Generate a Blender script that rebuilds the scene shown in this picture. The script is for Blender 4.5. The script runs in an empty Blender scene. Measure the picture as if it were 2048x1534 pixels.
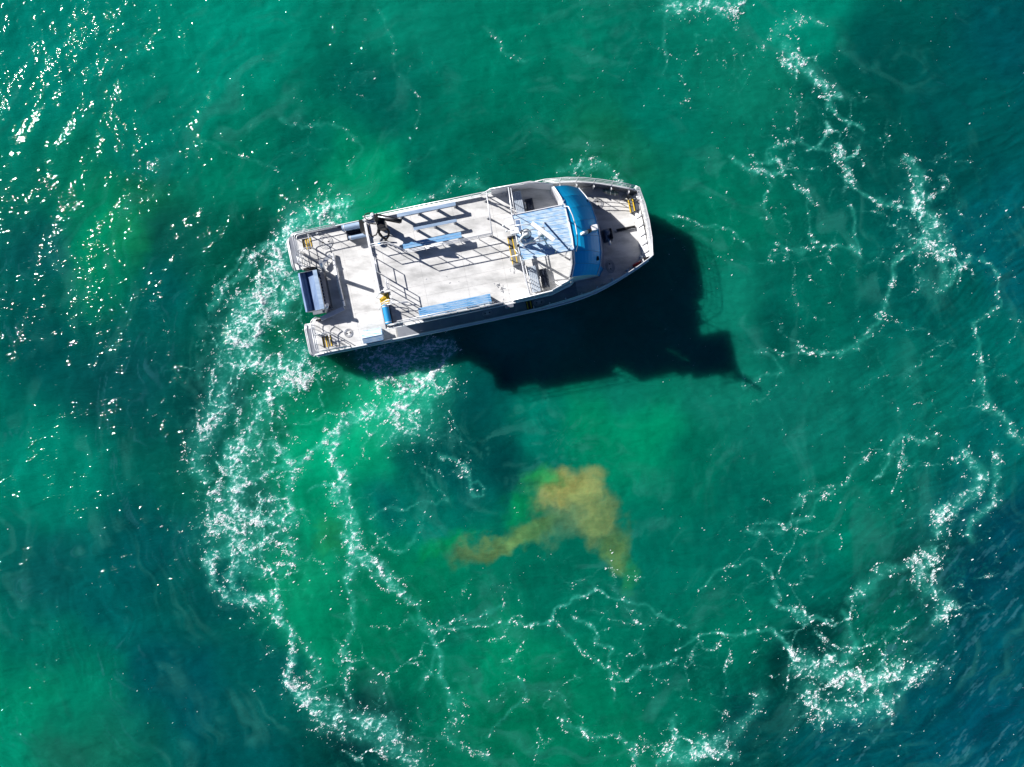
import bpy, bmesh, math, random
import numpy as np
from mathutils import Vector, Matrix

random.seed(7)
scene = bpy.context.scene

# ------------------------------------------------------------------ camera, sky, sun, exposure
CAM_H = 36.25            # the drone hovers 36 m above the sea, looking straight down
FOCAL = 1450.0           # focal length in pixels of a 2048 pixel wide frame
cam_data = bpy.data.cameras.new('drone_camera')
cam = bpy.data.objects.new('drone_camera', cam_data)
scene.collection.objects.link(cam)
cam_data.sensor_width = 36.0
cam_data.lens = 36.0 * FOCAL / 2048.0
cam_data.clip_start = 0.5
cam_data.clip_end = 9000.0
cam.location = (0, 0, CAM_H)
NADIR = (1024.0, 710.0)   # image pixel straight below the drone
cam_data.shift_y = (NADIR[1] - 767.0) / 2048.0
scene.camera = cam

SUN_AZ = math.radians(300.0)      # clockwise from +Y
SUN_EL = math.radians(32.5)
world = bpy.data.worlds.new('World')
scene.world = world
world.use_nodes = True
wn = world.node_tree.nodes
sky = wn.new('ShaderNodeTexSky')
sky.sky_type = 'NISHITA'
sky.sun_disc = False
sky.sun_elevation = SUN_EL
sky.sun_rotation = SUN_AZ
sky.air_density = 0.5
sky.dust_density = 0.0
sky.ozone_density = 10.0
world.node_tree.links.new(sky.outputs[0], wn['Background'].inputs[0])
wn['Background'].inputs[1].default_value = 0.05

sun_data = bpy.data.lights.new('sun', 'SUN')
sun_data.energy = 5.0
sun_data.angle = math.radians(0.5)
sun_data.color = (1.0, 0.965, 0.93)
sun = bpy.data.objects.new('sun', sun_data)
scene.collection.objects.link(sun)
to_sun = Vector((math.sin(SUN_AZ) * math.cos(SUN_EL), math.cos(SUN_AZ) * math.cos(SUN_EL), math.sin(SUN_EL)))
sun.rotation_euler = to_sun.to_track_quat('Z', 'Y').to_euler()

scene.view_settings.view_transform = 'Standard'
scene.view_settings.look = 'None'
scene.view_settings.exposure = 0.65
scene.view_settings.gamma = 1.0
scene.view_settings.use_curve_mapping = False
scene.cycles.max_bounces = 5
scene.cycles.diffuse_bounces = 3
scene.cycles.glossy_bounces = 3
scene.cycles.transmission_bounces = 4
scene.cycles.use_denoising = True
scene.cycles.sample_clamp_indirect = 3.0
scene.cycles.caustics_reflective = False
scene.cycles.caustics_refractive = False


def pixel_to_world(px, py, z=0.0):
    """Image pixel (2048 x 1534 pixel frame of the aerial image) at height z -> world x, y."""
    k = (CAM_H - z) / FOCAL
    return ((px - NADIR[0]) * k, -(py - NADIR[1]) * k)


def lin(c):
    """sRGB 0-255 -> linear 0-1"""
    out = []
    for v in c[:3]:
        v = v / 255.0
        out.append(v / 12.92 if v <= 0.04045 else ((v + 0.055) / 1.055) ** 2.4)
    return out


# ------------------------------------------------------------------ lattice noise on numpy arrays
def _hash_grid(seed, n=256):
    return np.random.RandomState(seed).rand(n, n).astype(np.float32)


_GRIDS = {}


def vnoise(x, y, seed=0):
    if seed not in _GRIDS:
        _GRIDS[seed] = _hash_grid(seed)
    g = _GRIDS[seed]
    xi = np.floor(x).astype(np.int64)
    yi = np.floor(y).astype(np.int64)
    fx = (x - xi).astype(np.float32)
    fy = (y - yi).astype(np.float32)
    fx = fx * fx * fx * (fx * (fx * 6 - 15) + 10)
    fy = fy * fy * fy * (fy * (fy * 6 - 15) + 10)
    x0 = xi & 255
    x1 = (xi + 1) & 255
    y0 = yi & 255
    y1 = (yi + 1) & 255
    a = g[x0, y0] * (1 - fx) + g[x1, y0] * fx
    b = g[x0, y1] * (1 - fx) + g[x1, y1] * fx
    return (a * (1 - fy) + b * fy) * 2 - 1


def fbm(x, y, octaves=4, seed=0, gain=0.5):
    v = 0
    a = 1.0
    s = 0.0
    for o in range(octaves):
        ca, sa = math.cos(o * 1.3), math.sin(o * 1.3)
        v = v + a * vnoise((x * ca - y * sa) * 2 ** o + 17.3 * o, (x * sa + y * ca) * 2 ** o - 9.1 * o, seed + o)
        s += a
        a *= gain
    return v / s


def smooth(e0, e1, v):
    t = np.clip((v - e0) / (e1 - e0), 0, 1)
    return t * t * (3 - 2 * t)

# ------------------------------------------------------------------ the sea
# colour of the turbid water estimated by eye, then tuned: image pixel x, y, sRGB
TINTS = [
    (100, 100, 0, 136, 110), (450, 100, 0, 146, 112), (800, 60, 5, 132, 100), (750, 200, 0, 99, 80), (1000, 150, 0, 126, 93), (1300, 200, 0, 121, 93),
    (1500, 150, 8, 124, 93), (1600, 30, 0, 142, 108), (1750, 100, 0, 83, 72), (1750, 280, 0, 83, 70), (1950, 200, 0, 88, 79), (2000, 450, 0, 96, 95),
    (1900, 350, 0, 79, 71), (1680, 180, 0, 86, 70), (2040, 100, 0, 83, 83), (300, 300, 0, 128, 101), (100, 500, 5, 90, 82), (230, 450, 0, 149, 98),
    (285, 420, 12, 109, 71), (210, 510, 0, 134, 88), (330, 480, 8, 86, 70), (100, 700, 0, 86, 77), (250, 750, 5, 85, 78), (60, 950, 0, 137, 105),
    (330, 600, 0, 92, 82), (500, 350, 0, 129, 93), (550, 480, 0, 74, 56), (600, 330, 0, 106, 82), (690, 375, 0, 142, 94), (745, 395, 0, 159, 104),
    (850, 330, 0, 112, 85), (1000, 300, 0, 105, 78), (1200, 300, 12, 115, 78), (1400, 450, 0, 120, 86), (1450, 620, 12, 132, 101), (1600, 600, 0, 110, 86),
    (1560, 640, 0, 80, 66), (1450, 800, 12, 125, 96), (1600, 850, 10, 118, 94), (1200, 850, 0, 139, 91), (1300, 880, 0, 157, 103), (1080, 850, 0, 129, 100),
    (950, 830, 0, 84, 77), (820, 900, 0, 75, 69), (1000, 930, 0, 65, 61), (910, 900, 0, 71, 63), (700, 860, 0, 174, 114), (640, 850, 0, 192, 126),
    (660, 880, 0, 161, 106), (560, 860, 0, 103, 67), (650, 790, 6, 81, 53), (780, 790, 20, 191, 126), (740, 830, 8, 165, 108), (620, 1000, 0, 134, 88),
    (650, 1060, 4, 148, 97), (640, 1000, 0, 158, 104), (600, 1180, 10, 155, 102), (640, 1250, 0, 143, 94), (750, 1000, 0, 103, 91), (850, 1030, 0, 128, 101),
    (900, 960, 0, 83, 77), (500, 1000, 10, 75, 59), (450, 1200, 0, 84, 76), (300, 1100, 0, 86, 80), (200, 1200, 0, 98, 89), (100, 1150, 5, 91, 82),
    (60, 1420, 0, 137, 94), (30, 1480, 0, 147, 104), (140, 1470, 22, 105, 79), (300, 1350, 0, 85, 83), (400, 1400, 0, 82, 81), (500, 1500, 0, 85, 78),
    (100, 1300, 0, 115, 89), (150, 1400, 0, 132, 95), (700, 1450, 0, 53, 49), (850, 1100, 0, 131, 86), (800, 1200, 0, 122, 80), (900, 1250, 0, 118, 84),
    (1000, 1300, 0, 138, 91), (1050, 1400, 0, 116, 76), (1200, 1450, 0, 126, 85), (1150, 1180, 0, 113, 84), (1350, 1100, 0, 113, 87), (1400, 950, 0, 108, 80),
    (1500, 1050, 0, 108, 86), (1600, 1150, 0, 107, 85), (1700, 1050, 0, 121, 91), (1600, 1310, 0, 58, 50), (1450, 1250, 0, 115, 85), (1350, 1400, 0, 116, 85),
    (1380, 1330, 0, 96, 74), (1500, 1450, 0, 71, 64), (1750, 1300, 0, 105, 79), (1850, 1150, 8, 70, 60), (1950, 1150, 0, 68, 77), (2030, 1030, 0, 76, 86),
    (2000, 1300, 0, 83, 88), (1950, 1450, 0, 83, 93), (1850, 1400, 0, 79, 83), (1700, 1500, 0, 80, 82), (2030, 930, 0, 109, 95), (1990, 700, 0, 109, 92),
    (1800, 800, 6, 115, 93), (1870, 600, 0, 89, 77), (2030, 560, 0, 93, 94), (720, 1250, 0, 126, 83), (520, 1330, 0, 88, 78), (1040, 640, 0, 146, 121),
    (740, 1130, 0, 117, 77), (430, 650, 0, 83, 68), (560, 660, 0, 101, 66), (580, 640, 0, 87, 57), (400, 820, 2, 72, 64), (1250, 780, 8, 117, 90),
    (960, 780, 0, 80, 73),
]
# drifting silt: image pixel x, y, radius x, radius y, angle (deg), strength, sRGB
PLUMES = [
    (1135, 985, 54, 44, 20, 1.0, (150, 158, 84)), (1172, 1015, 50, 48, 0, 0.9, (128, 148, 82)), (1115, 1045, 58, 36, 15, 0.75, (84, 134, 90)),
    (1060, 1062, 60, 26, 18, 0.75, (84, 135, 70)), (1000, 1085, 50, 20, 20, 0.75, (104, 146, 78)), (950, 1108, 46, 24, 20, 0.8, (84, 118, 66)),
    (1206, 1056, 32, 46, -35, 0.85, (112, 142, 80)), (1236, 1100, 24, 46, -18, 0.75, (92, 132, 66)), (1255, 1150, 16, 40, -5, 0.55, (40, 140, 74)),
    (1085, 960, 34, 30, 0, 0.7, (30, 150, 70)), (1040, 1010, 40, 30, 20, 0.7, (6, 146, 78)), (890, 1095, 46, 20, 25, 0.55, (4, 140, 66)),
    (1180, 965, 30, 24, 0, 0.8, (120, 136, 76)), (655, 1080, 22, 50, -10, 0.2, (52, 155, 60)), (255, 470, 36, 56, 30, 0.3, (20, 150, 80)),
]
# foam lines: half width (image px), strength, points
FOAM = [
    (40, 1.0, [(690, 412), (645, 425), (600, 455), (575, 500), (545, 560), (510, 610), (480, 650)]),
    (22, 1.0, [(700, 428), (650, 440), (600, 462), (560, 500)]),
    (30, 1.0, [(600, 560), (575, 590), (540, 620), (510, 650), (500, 700), (490, 730)]),
    (42, 0.8, [(560, 520), (520, 570), (480, 620), (470, 680)]),
    (12, 0.7, [(575, 465), (540, 480), (505, 500), (480, 530), (455, 560), (435, 590), (415, 630)]),
    (6, 0.6, [(490, 495), (460, 530), (440, 560), (420, 600)]),
    (40, 0.75, [(470, 680), (455, 730), (430, 770), (440, 800), (420, 850), (400, 900), (395, 950)]),
    (36, 0.6, [(520, 720), (560, 740), (590, 700), (620, 690)]),
    (22, 1.0, [(505, 735), (540, 745), (590, 745), (612, 715), (620, 690)]),
    (24, 0.8, [(615, 745), (600, 760), (560, 780), (520, 830), (500, 860)]),
    (50, 0.6, [(560, 760), (530, 820), (500, 870), (480, 920)]),
    (34, 1.0, [(480, 890), (470, 930), (480, 960), (472, 1000), (485, 1030), (500, 1040)]),
    (70, 0.55, [(520, 900), (500, 960), (460, 1010), (440, 1060)]),
    (16, 0.8, [(500, 880), (550, 890), (585, 930), (590, 980), (580, 1030), (540, 1045), (500, 1040)]),
    (12, 0.75, [(505, 955), (540, 942), (570, 930), (610, 915)]),
    (30, 0.6, [(540, 1000), (560, 1050), (540, 1080), (500, 1075), (470, 1060)]),
    (34, 0.8, [(430, 1000), (450, 1040), (470, 1075), (500, 1110)]),
    (20, 0.9, [(415, 1130), (440, 1110), (470, 1100), (480, 1130), (465, 1165), (480, 1190)]),
    (16, 0.85, [(415, 1130), (425, 1170), (445, 1195), (480, 1200), (510, 1200), (540, 1205), (560, 1225)]),
    (18, 0.7, [(480, 1130), (520, 1145), (560, 1140), (590, 1125), (595, 1100), (570, 1080)]),
    (12, 0.9, [(545, 1200), (560, 1240), (590, 1270), (595, 1300), (575, 1340), (580, 1375), (610, 1400), (640, 1430)]),
    (30, 0.8, [(600, 1380), (640, 1410), (680, 1430), (720, 1450), (770, 1460), (800, 1480)]),
    (34, 0.6, [(640, 1440), (690, 1470), (740, 1480), (790, 1500), (830, 1534)]),
    (8, 0.8, [(735, 1450), (770, 1458), (805, 1462), (800, 1485)]),
    (16, 0.6, [(620, 1290), (640, 1330), (620, 1370)]),
    (14, 0.5, [(690, 1290), (700, 1330), (680, 1370), (700, 1410)]),
    # jet from the starboard quarter
    (30, 1.0, [(880, 700), (865, 735), (840, 770), (815, 800), (800, 820)]),
    (24, 0.95, [(815, 780), (800, 815), (760, 825), (715, 818), (690, 835), (675, 865), (668, 890)]),
    (44, 0.7, [(870, 770), (850, 810), (830, 850), (790, 860)]),
    (34, 0.45, [(850, 820), (870, 850), (850, 870), (800, 860), (740, 850)]),
    (10, 0.8, [(690, 830), (660, 860), (640, 885), (610, 915)]),
    (14, 0.9, [(668, 880), (672, 920), (690, 960), (700, 1000), (712, 1040), (705, 1070)]),
    (18, 0.75, [(690, 960), (680, 1000), (700, 1050), (720, 1090), (705, 1130), (700, 1170)]),
    (6, 0.7, [(630, 992), (650, 978), (680, 970), (700, 965)]),
    (16, 0.85, [(690, 1070), (710, 1100), (740, 1130), (770, 1160), (800, 1185)]),
    (9, 0.6, [(705, 1130), (700, 1180), (720, 1220), (700, 1280), (680, 1320)]),
    (12, 0.6, [(780, 1180), (830, 1200), (850, 1250), (880, 1300), (890, 1350), (900, 1400)]),
    (26, 1.15, [(800, 712), (850, 700), (885, 690)]), (18, 1.0, [(730, 705), (770, 715), (800, 725)]),
    (36, 0.9, [(725, 700), (740, 730), (780, 720), (830, 700), (860, 690)]),
    (30, 0.8, [(770, 690), (820, 720), (870, 710), (880, 690)]),
    (20, 0.4, [(640, 740), (700, 760), (760, 770), (820, 780)]),
    (5, 0.5, [(735, 1030), (770, 1015), (810, 1015), (850, 1005), (880, 1010), (900, 995)]),
    (7, 0.65, [(880, 905), (915, 920), (935, 940), (945, 965), (955, 990)]),
    (4, 0.6, [(945, 965), (965, 960), (977, 972), (970, 990), (950, 992), (945, 970)]),
    (5, 0.5, [(740, 1060), (770, 1100), (790, 1110), (830, 1090), (850, 1060)]),
    (4, 0.5, [(900, 1000), (880, 970), (840, 935)]),
    (5, 0.35, [(900, 750), (905, 780), (895, 810), (920, 860), (915, 890)]),
    # bow wash
    (16, 0.55, [(880, 395), (895, 378), (915, 366), (950, 368), (985, 378)]),
    (12, 0.55, [(800, 418), (840, 402), (870, 395)]),
    (14, 0.55, [(1140, 350), (1175, 330), (1205, 335), (1235, 355), (1245, 368)]),
    (4, 0.5, [(1330, 425), (1380, 432), (1430, 448), (1470, 475), (1500, 505)]),
    # outer ring of old wake
    (26, 0.8, [(1330, 15), (1400, 12), (1450, 15), (1490, 5)]), (12, 0.6, [(1430, 5), (1450, 40), (1480, 30)]),
    (16, 0.5, [(1540, 70), (1580, 40), (1620, 30), (1640, 45)]),
    (20, 0.85, [(1570, 90), (1590, 115), (1575, 130), (1610, 125), (1640, 150), (1655, 165)]),
    (8, 0.7, [(1655, 165), (1650, 200), (1640, 190), (1660, 215), (1690, 240), (1725, 265)]),
    (9, 0.8, [(1675, 180), (1655, 185), (1645, 205)]),
    (7, 0.8, [(1650, 245), (1655, 270), (1640, 285), (1620, 290)]), (7, 0.8, [(1665, 298), (1680, 325), (1690, 330), (1715, 305)]),
    (6, 0.55, [(1530, 330), (1545, 290), (1600, 270), (1650, 300), (1665, 320)]),
    (9, 0.7, [(1455, 310), (1470, 320), (1500, 340), (1540, 355), (1570, 350), (1560, 320), (1520, 325)]),
    (4, 0.5, [(1530, 350), (1535, 400), (1545, 430), (1530, 430)]), (4, 0.5, [(1590, 370), (1620, 385), (1610, 420), (1620, 470), (1635, 490)]),
    (10, 0.7, [(1690, 345), (1700, 370), (1730, 375), (1760, 390), (1800, 400), (1830, 410)]),
    (16, 0.75, [(1815, 320), (1830, 350), (1840, 390), (1850, 420), (1865, 445), (1880, 470)]),
    (22, 0.8, [(1830, 380), (1850, 420), (1870, 450), (1850, 480), (1890, 500)]),
    (10, 0.75, [(1850, 470), (1830, 490), (1805, 510), (1795, 530), (1790, 560)]),
    (14, 0.7, [(1880, 500), (1895, 530), (1880, 570), (1900, 560), (1930, 510)]),
    (9, 0.65, [(1690, 500), (1720, 515), (1700, 480), (1710, 450), (1700, 420)]),
    (7, 0.55, [(1560, 480), (1590, 500), (1640, 500), (1690, 505)]),
    (9, 0.6, [(1790, 560), (1770, 600), (1760, 650), (1720, 700), (1690, 715), (1640, 712), (1600, 700)]),
    (8, 0.6, [(1960, 520), (2000, 560), (2005, 610), (1960, 650), (1955, 700), (1960, 760)]),
    (12, 0.6, [(1950, 740), (1960, 800), (1990, 830), (2020, 850), (2045, 890)]),
    (5, 0.5, [(1500, 700), (1540, 720), (1560, 750), (1490, 770), (1485, 740)]), (4, 0.5, [(1510, 700), (1570, 715), (1610, 705)]),
    (8, 0.6, [(1760, 960), (1770, 930), (1775, 900), (1800, 880), (1860, 885), (1870, 870)]),
    (8, 0.55, [(1730, 900), (1700, 930), (1690, 960), (1600, 990), (1560, 1060), (1500, 1070)]),
    (18, 0.7, [(2000, 900), (1990, 960), (1985, 1000), (1960, 1030), (1950, 1070)]),
    (24, 0.75, [(1930, 900), (1960, 940), (1930, 990), (1880, 1020), (1880, 1060)]),
    (24, 0.7, [(1860, 1100), (1840, 1140), (1850, 1180), (1880, 1200), (1900, 1215), (1870, 1240)]),
    (16, 0.65, [(1700, 1200), (1740, 1170), (1790, 1140), (1830, 1120)]), (13, 0.7, [(1680, 1230), (1690, 1260), (1710, 1300), (1700, 1330), (1680, 1360)]),
    (10, 0.75, [(1560, 1200), (1600, 1230), (1650, 1245), (1640, 1240)]),
    (10, 0.85, [(1540, 1265), (1570, 1295), (1595, 1325), (1640, 1335), (1680, 1320)]),
    (5, 0.7, [(1390, 1285), (1420, 1275), (1480, 1272), (1530, 1268)]), (5, 0.6, [(1350, 1300), (1390, 1285)]),
    (32, 0.85, [(1600, 1340), (1650, 1350), (1720, 1360), (1780, 1340), (1830, 1350)]),
    (30, 0.75, [(1610, 1390), (1640, 1430), (1700, 1420), (1770, 1400)]), (14, 0.7, [(1770, 1430), (1800, 1400), (1840, 1350), (1870, 1330)]),
    (20, 0.6, [(1530, 1380), (1510, 1430), (1470, 1460), (1430, 1490)]),
    (34, 0.9, [(1350, 1500), (1380, 1520), (1420, 1500), (1450, 1500)]), (14, 0.7, [(1340, 1440), (1360, 1480), (1330, 1530)]),
    (7, 0.75, [(1070, 1245), (1110, 1240), (1115, 1215), (1150, 1185), (1190, 1170)]),
    (4, 0.6, [(1190, 1170), (1240, 1205), (1290, 1210), (1340, 1240), (1360, 1260)]),
    (6, 0.6, [(1120, 1240), (1160, 1300), (1200, 1340), (1260, 1360), (1290, 1330), (1350, 1320)]),
    (5, 0.6, [(1150, 1230), (1180, 1250), (1190, 1270)]), (8, 0.6, [(1180, 1270), (1220, 1300), (1210, 1340), (1240, 1390)]),
    (6, 0.6, [(860, 1270), (900, 1240), (950, 1230), (1010, 1205)]), (6, 0.5, [(880, 1260), (940, 1245), (1000, 1240), (1060, 1250)]),
    (7, 0.5, [(1030, 1350), (1040, 1390), (1000, 1430), (960, 1470)]), (8, 0.55, [(1120, 1430), (1180, 1460), (1250, 1490), (1290, 1530)]),
    (8, 0.5, [(820, 1230), (870, 1290), (860, 1340), (830, 1370)]), (20, 0.45, [(880, 1350), (920, 1420), (900, 1480), (960, 1520)]),
    (5, 0.5, [(1400, 1180), (1440, 1130), (1500, 1120), (1540, 1140), (1570, 1190)]), (6, 0.5, [(1490, 1070), (1520, 1050), (1600, 1040), (1650, 980)]),
    # far specks to port
    (6, 0.45, [(560, 230), (600, 250), (650, 240), (680, 260), (720, 300), (700, 330)]), (5, 0.4, [(400, 285), (440, 300), (500, 325), (560, 330)]),
    (6, 0.35, [(755, 10), (775, 80), (800, 140), (830, 200), (825, 260)]), (5, 0.5, [(1328, 30), (1330, 90), (1322, 150)]),
    (6, 0.4, [(960, 60), (1000, 110), (1050, 130)]), (5, 0.35, [(870, 300), (820, 330), (790, 340)]),
]


def seg_dist(x, y, pts):
    d = np.full(x.shape, 1e9, np.float32)
    for (ax, ay), (bx, by) in zip(pts[:-1], pts[1:]):
        vx, vy = bx - ax, by - ay
        t = np.clip(((x - ax) * vx + (y - ay) * vy) / (vx * vx + vy * vy + 1e-6), 0, 1)
        d = np.minimum(d, np.hypot(x - ax - t * vx, y - ay - t * vy))
    return d


def foam_density(X, Y):
    """how much foam floats at image pixel X, Y (0..1.3)"""
    w1, w2 = fbm(X / 70, Y / 70, 4, 11), fbm(X / 70, Y / 70, 4, 31)
    w3, w4 = fbm(X / 18, Y / 18, 3, 41), fbm(X / 18, Y / 18, 3, 61)
    out = np.zeros(X.shape, np.float32)
    for hw, s, pts in FOAM:
        xs = [p[0] for p in pts]
        ys = [p[1] for p in pts]
        m = hw * 2.4 + 40
        sel = (X > min(xs) - m) & (X < max(xs) + m) & (Y > min(ys) - m) & (Y < max(ys) + m)
        if not sel.any():
            continue
        x = X[sel] + (w1[sel] * 22 + w3[sel] * 7) * min(1.0, hw / 12 + 0.45)
        y = Y[sel] + (w2[sel] * 22 + w4[sel] * 7) * min(1.0, hw / 12 + 0.45)
        d = seg_dist(x, y, pts)
        v = s * np.exp(-(d / (hw * 0.8)) ** 2)
        out[sel] = np.maximum(out[sel], v) + 0.12 * np.minimum(out[sel], v)
    return out


def ridges(X, Y, scale, seed, warp=0.9):
    """thin bright filaments, 1 on the ridge line"""
    a, b = fbm(X / scale / 1.6, Y / scale / 1.6, 3, seed + 3), fbm(X / scale / 1.6, Y / scale / 1.6, 3, seed + 13)
    n = fbm(X / scale + a * warp, Y / scale + b * warp, 2, seed, 0.4)
    return 1 - np.minimum(1, np.abs(n) * 3.2)


def filaments(X, Y):
    r1 = ridges(X, Y, 30, 101)
    r2 = ridges(X, Y, 17, 131)
    r3 = ridges(X, Y, 7.5, 161)
    return np.clip(0.5 * r1 ** 2.2 + 0.48 * r2 ** 2 + 0.42 * r3 ** 1.5, 0, 1.2)


# where the lace of old foam lies: image pixel x, y, radius, strength
LACE = [
    (1650, 300, 160, .8), (1850, 480, 160, 1), (1600, 480, 140, .6), (1950, 750, 160, .7), (1650, 720, 160, .5), (1500, 780, 120, .4),
    (1850, 950, 150, .8), (1900, 1150, 130, .9), (1600, 1100, 170, .6), (1700, 1300, 200, .95), (1450, 1350, 170, .7), (1200, 1280, 170, .7),
    (1000, 1280, 150, .65), (850, 1350, 180, .65), (750, 1480, 120, .85), (1400, 1500, 120, .9), (1100, 1450, 160, .5), (900, 970, 120, .5),
    (500, 1000, 150, 1), (450, 750, 120, .95), (540, 600, 120, .95), (600, 780, 120, .8), (760, 800, 130, .85), (720, 1050, 100, .8),
    (1450, 80, 150, .6), (1600, 130, 90, .8), (1200, 120, 200, .25), (800, 130, 150, .25), (600, 280, 130, .3), (1450, 450, 120, .45), (550, 1150, 110, .95),
    (650, 1330, 120, .7), (820, 720, 80, .9), (660, 440, 70, .9), (900, 385, 60, .5), (1190, 345, 60, .5), (330, 620, 90, .25),
]


def cells(X, Y, scale, seed):
    """distance between the two nearest cell points: 0 on a cell wall"""
    rs = np.random.RandomState(seed)
    J = rs.rand(64, 64, 2).astype(np.float32) * 0.86 + 0.07
    x, y = X / scale, Y / scale
    xi, yi = np.floor(x).astype(np.int32), np.floor(y).astype(np.int32)
    f1 = np.full(X.shape, 9.0, np.float32)
    f2 = np.full(X.shape, 9.0, np.float32)
    for dx in (-1, 0, 1):
        for dy in (-1, 0, 1):
            p = J[(xi + dx) & 63, (yi + dy) & 63]
            d = np.hypot(xi + dx + p[..., 0] - x, yi + dy + p[..., 1] - y)
            f2 = np.minimum(f2, np.maximum(f1, d))
            f1 = np.minimum(f1, d)
    return (f2 - f1) * scale


def lace(X, Y):
    w1, w2 = fbm(X / 90, Y / 90, 4, 701, 0.6), fbm(X / 90, Y / 90, 4, 721, 0.6)
    M_ = np.zeros(X.shape, np.float32)
    for cx, cy, r, s in LACE:
        M_ = np.maximum(M_, s * np.exp(-((X - cx) ** 2 + (Y - cy) ** 2) / (r * r)))
    gate = smooth(-0.22, 0.22, fbm(X / 60, Y / 60, 3, 741))
    gate2 = smooth(-0.05, 0.3, fbm(X / 40, Y / 40, 3, 751))
    x, y = X + w1 * 48, Y + w2 * 48
    a = np.exp(-(cells(x, y, 105, 3) / 5.0) ** 2) * gate
    b_ = np.exp(-(cells(x + w2 * 22, y - w1 * 22, 44, 4) / 3.6) ** 2) * gate2
    c = np.exp(-(cells(x - w2 * 16, y + w1 * 16, 20, 5) / 2.4) ** 2) * smooth(0.0, 0.4, fbm(X / 50, Y / 50, 3, 761))
    return M_, np.clip(M_, 0, 1) * np.clip(0.85 * a + 0.55 * b_ + 0.32 * c * M_, 0, 1)


def tint_field(X, Y):
    wx = fbm(X / 150, Y / 150, 4, 201) * 52 + fbm(X / 30, Y / 30, 3, 221) * 10
    wy = fbm(X / 150, Y / 150, 4, 241) * 52 + fbm(X / 30, Y / 30, 3, 261) * 10
    x, y = X + wx, Y + wy
    num = np.zeros(X.shape + (3,), np.float32)
    den = np.zeros(X.shape, np.float32)
    for cx, cy, r, g, b in TINTS:
        d2 = (x - cx) ** 2 + (y - cy) ** 2
        w = 1.0 / (d2 + 45.0 ** 2) ** 2.0
        col = lin((r, g, b))
        for k in range(3):
            num[..., k] += w * col[k]
        den += w
    col = num / den[..., None]
    # soft clouding of suspended sediment
    cloud = fbm(x / 60, y / 60, 5, 281) * 0.65 + fbm(x / 200, y / 200, 3, 291) * 0.35
    # milky wisps drawn out by the currents
    wa, wb = fbm(X / 120, Y / 120, 3, 801), fbm(X / 120, Y / 120, 3, 811)
    ux, uy = X + wa * 75, Y + wb * 75
    th = np.arctan2(uy - 850, ux - 1150) * 9.0
    rr = np.hypot(ux - 1150, uy - 850)
    wisp = smooth(0.02, 0.55, fbm(th / 2.2 + 1.2 * wa, rr / 30, 5, 821, 0.6)) * smooth(-0.3, 0.35, fbm(X / 110, Y / 110, 3, 831))
    col *= (1 + 0.22 * cloud)[..., None]
    # streaks painted into the tint: sky sheen to port, chop lines to starboard
    st1 = fbm(th * 0.8 + 2 * wa, rr / 9, 3, 841) * smooth(900, 500, X)
    st2 = fbm((X * 0.82 - Y * 0.57) / 60, (X * 0.57 + Y * 0.82 + 30 * wb) / 8, 3, 851) * smooth(1500, 1900, X + 0.4 * (Y - 700))
    col = col * (1 + (0.20 * st1 * smooth(-0.2, 0.4, wb) + 0.32 * st2) + 0.10 * fbm(x / 14, y / 14, 3, 861))[..., None]
    c1 = smooth(0.30, 0.62, fbm((X * 0.77 - Y * 0.64) / 9, (X * 0.64 + Y * 0.77) / 30 * 0 + (X * 0.64 - Y * -0.77) / 5, 3, 871) * 0.5 + 0.9 * fbm((X * 0.64 - Y * 0.77 * 1.0) / 60 + wb, (X * 0.77 + Y * 0.64) / 9, 3, 881))
    c1 = c1 * smooth(1650, 1950, X + 0.45 * (Y - 1100)) * smooth(900, 1250, Y)
    c2 = smooth(0.25, 0.6, fbm(th * 1.4 + 3 * wb, rr / 7, 3, 891)) * smooth(480, 250, X) * smooth(300, 600, Y)
    streakc = np.array(lin((70, 142, 146)), np.float32)  # pale streaks on the water, sky sheen put in as colour
    cc = (0.40 * c1 + 0.20 * c2 * smooth(-0.1, 0.4, wa))[..., None]
    col = col * (1 - cc) + streakc * cc
    milk = np.array(lin((58, 150, 128)), np.float32)
    col = col * (1 - 0.26 * wisp[..., None]) + milk * (0.26 * wisp[..., None])
    px = X + fbm(X / 46, Y / 46, 5, 301, 0.62) * 34
    py = Y + fbm(X / 46, Y / 46, 5, 321, 0.62) * 34
    billow = fbm(px / 34, py / 34, 5, 341, 0.6) + 0.5 * (0.5 - np.abs(fbm(px / 20, py / 20, 4, 351)))
    for cx, cy, rx, ry, ang, s, rgb in PLUMES:
        a = math.radians(ang)
        dx, dy = px - cx, -(py - cy)
        u = (dx * math.cos(a) + dy * math.sin(a)) / rx
        v = (-dx * math.sin(a) + dy * math.cos(a)) / ry
        m = s * smooth(1.5, 0.3, np.sqrt(u * u + v * v))
        c = np.array(lin(rgb), np.float32) * (1.05 + 0.55 * billow)[..., None]
        col = col * (1 - m[..., None]) + c * m[..., None]
    return col * np.array((0.70, 0.68, 0.79), np.float32)


def swell(X, Y):
    """sea height in metres at image pixel position"""
    cx, cy = 1180.0, 900.0
    r = np.hypot(X - cx, (Y - cy) * 1.1)
    th = np.arctan2(Y - cy, X - cx)
    h = 0.06 * fbm(r / 40 + 1.5 * fbm(X / 200, Y / 200, 2, 405), th * 6.5, 3, 401) * smooth(250, 700, r)          # long crests that curl round the turn
    h += 0.07 * fbm(X / 70, Y / 70, 4, 421)
    u, v = X * 0.5 + Y * 0.866, X * 0.866 - Y * 0.5                           # wind chop
    h += 0.030 * fbm(u / 34, v / 15, 3, 441)
    h += 0.012 * fbm(u / 11, v / 6, 2, 461)
    return h


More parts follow.
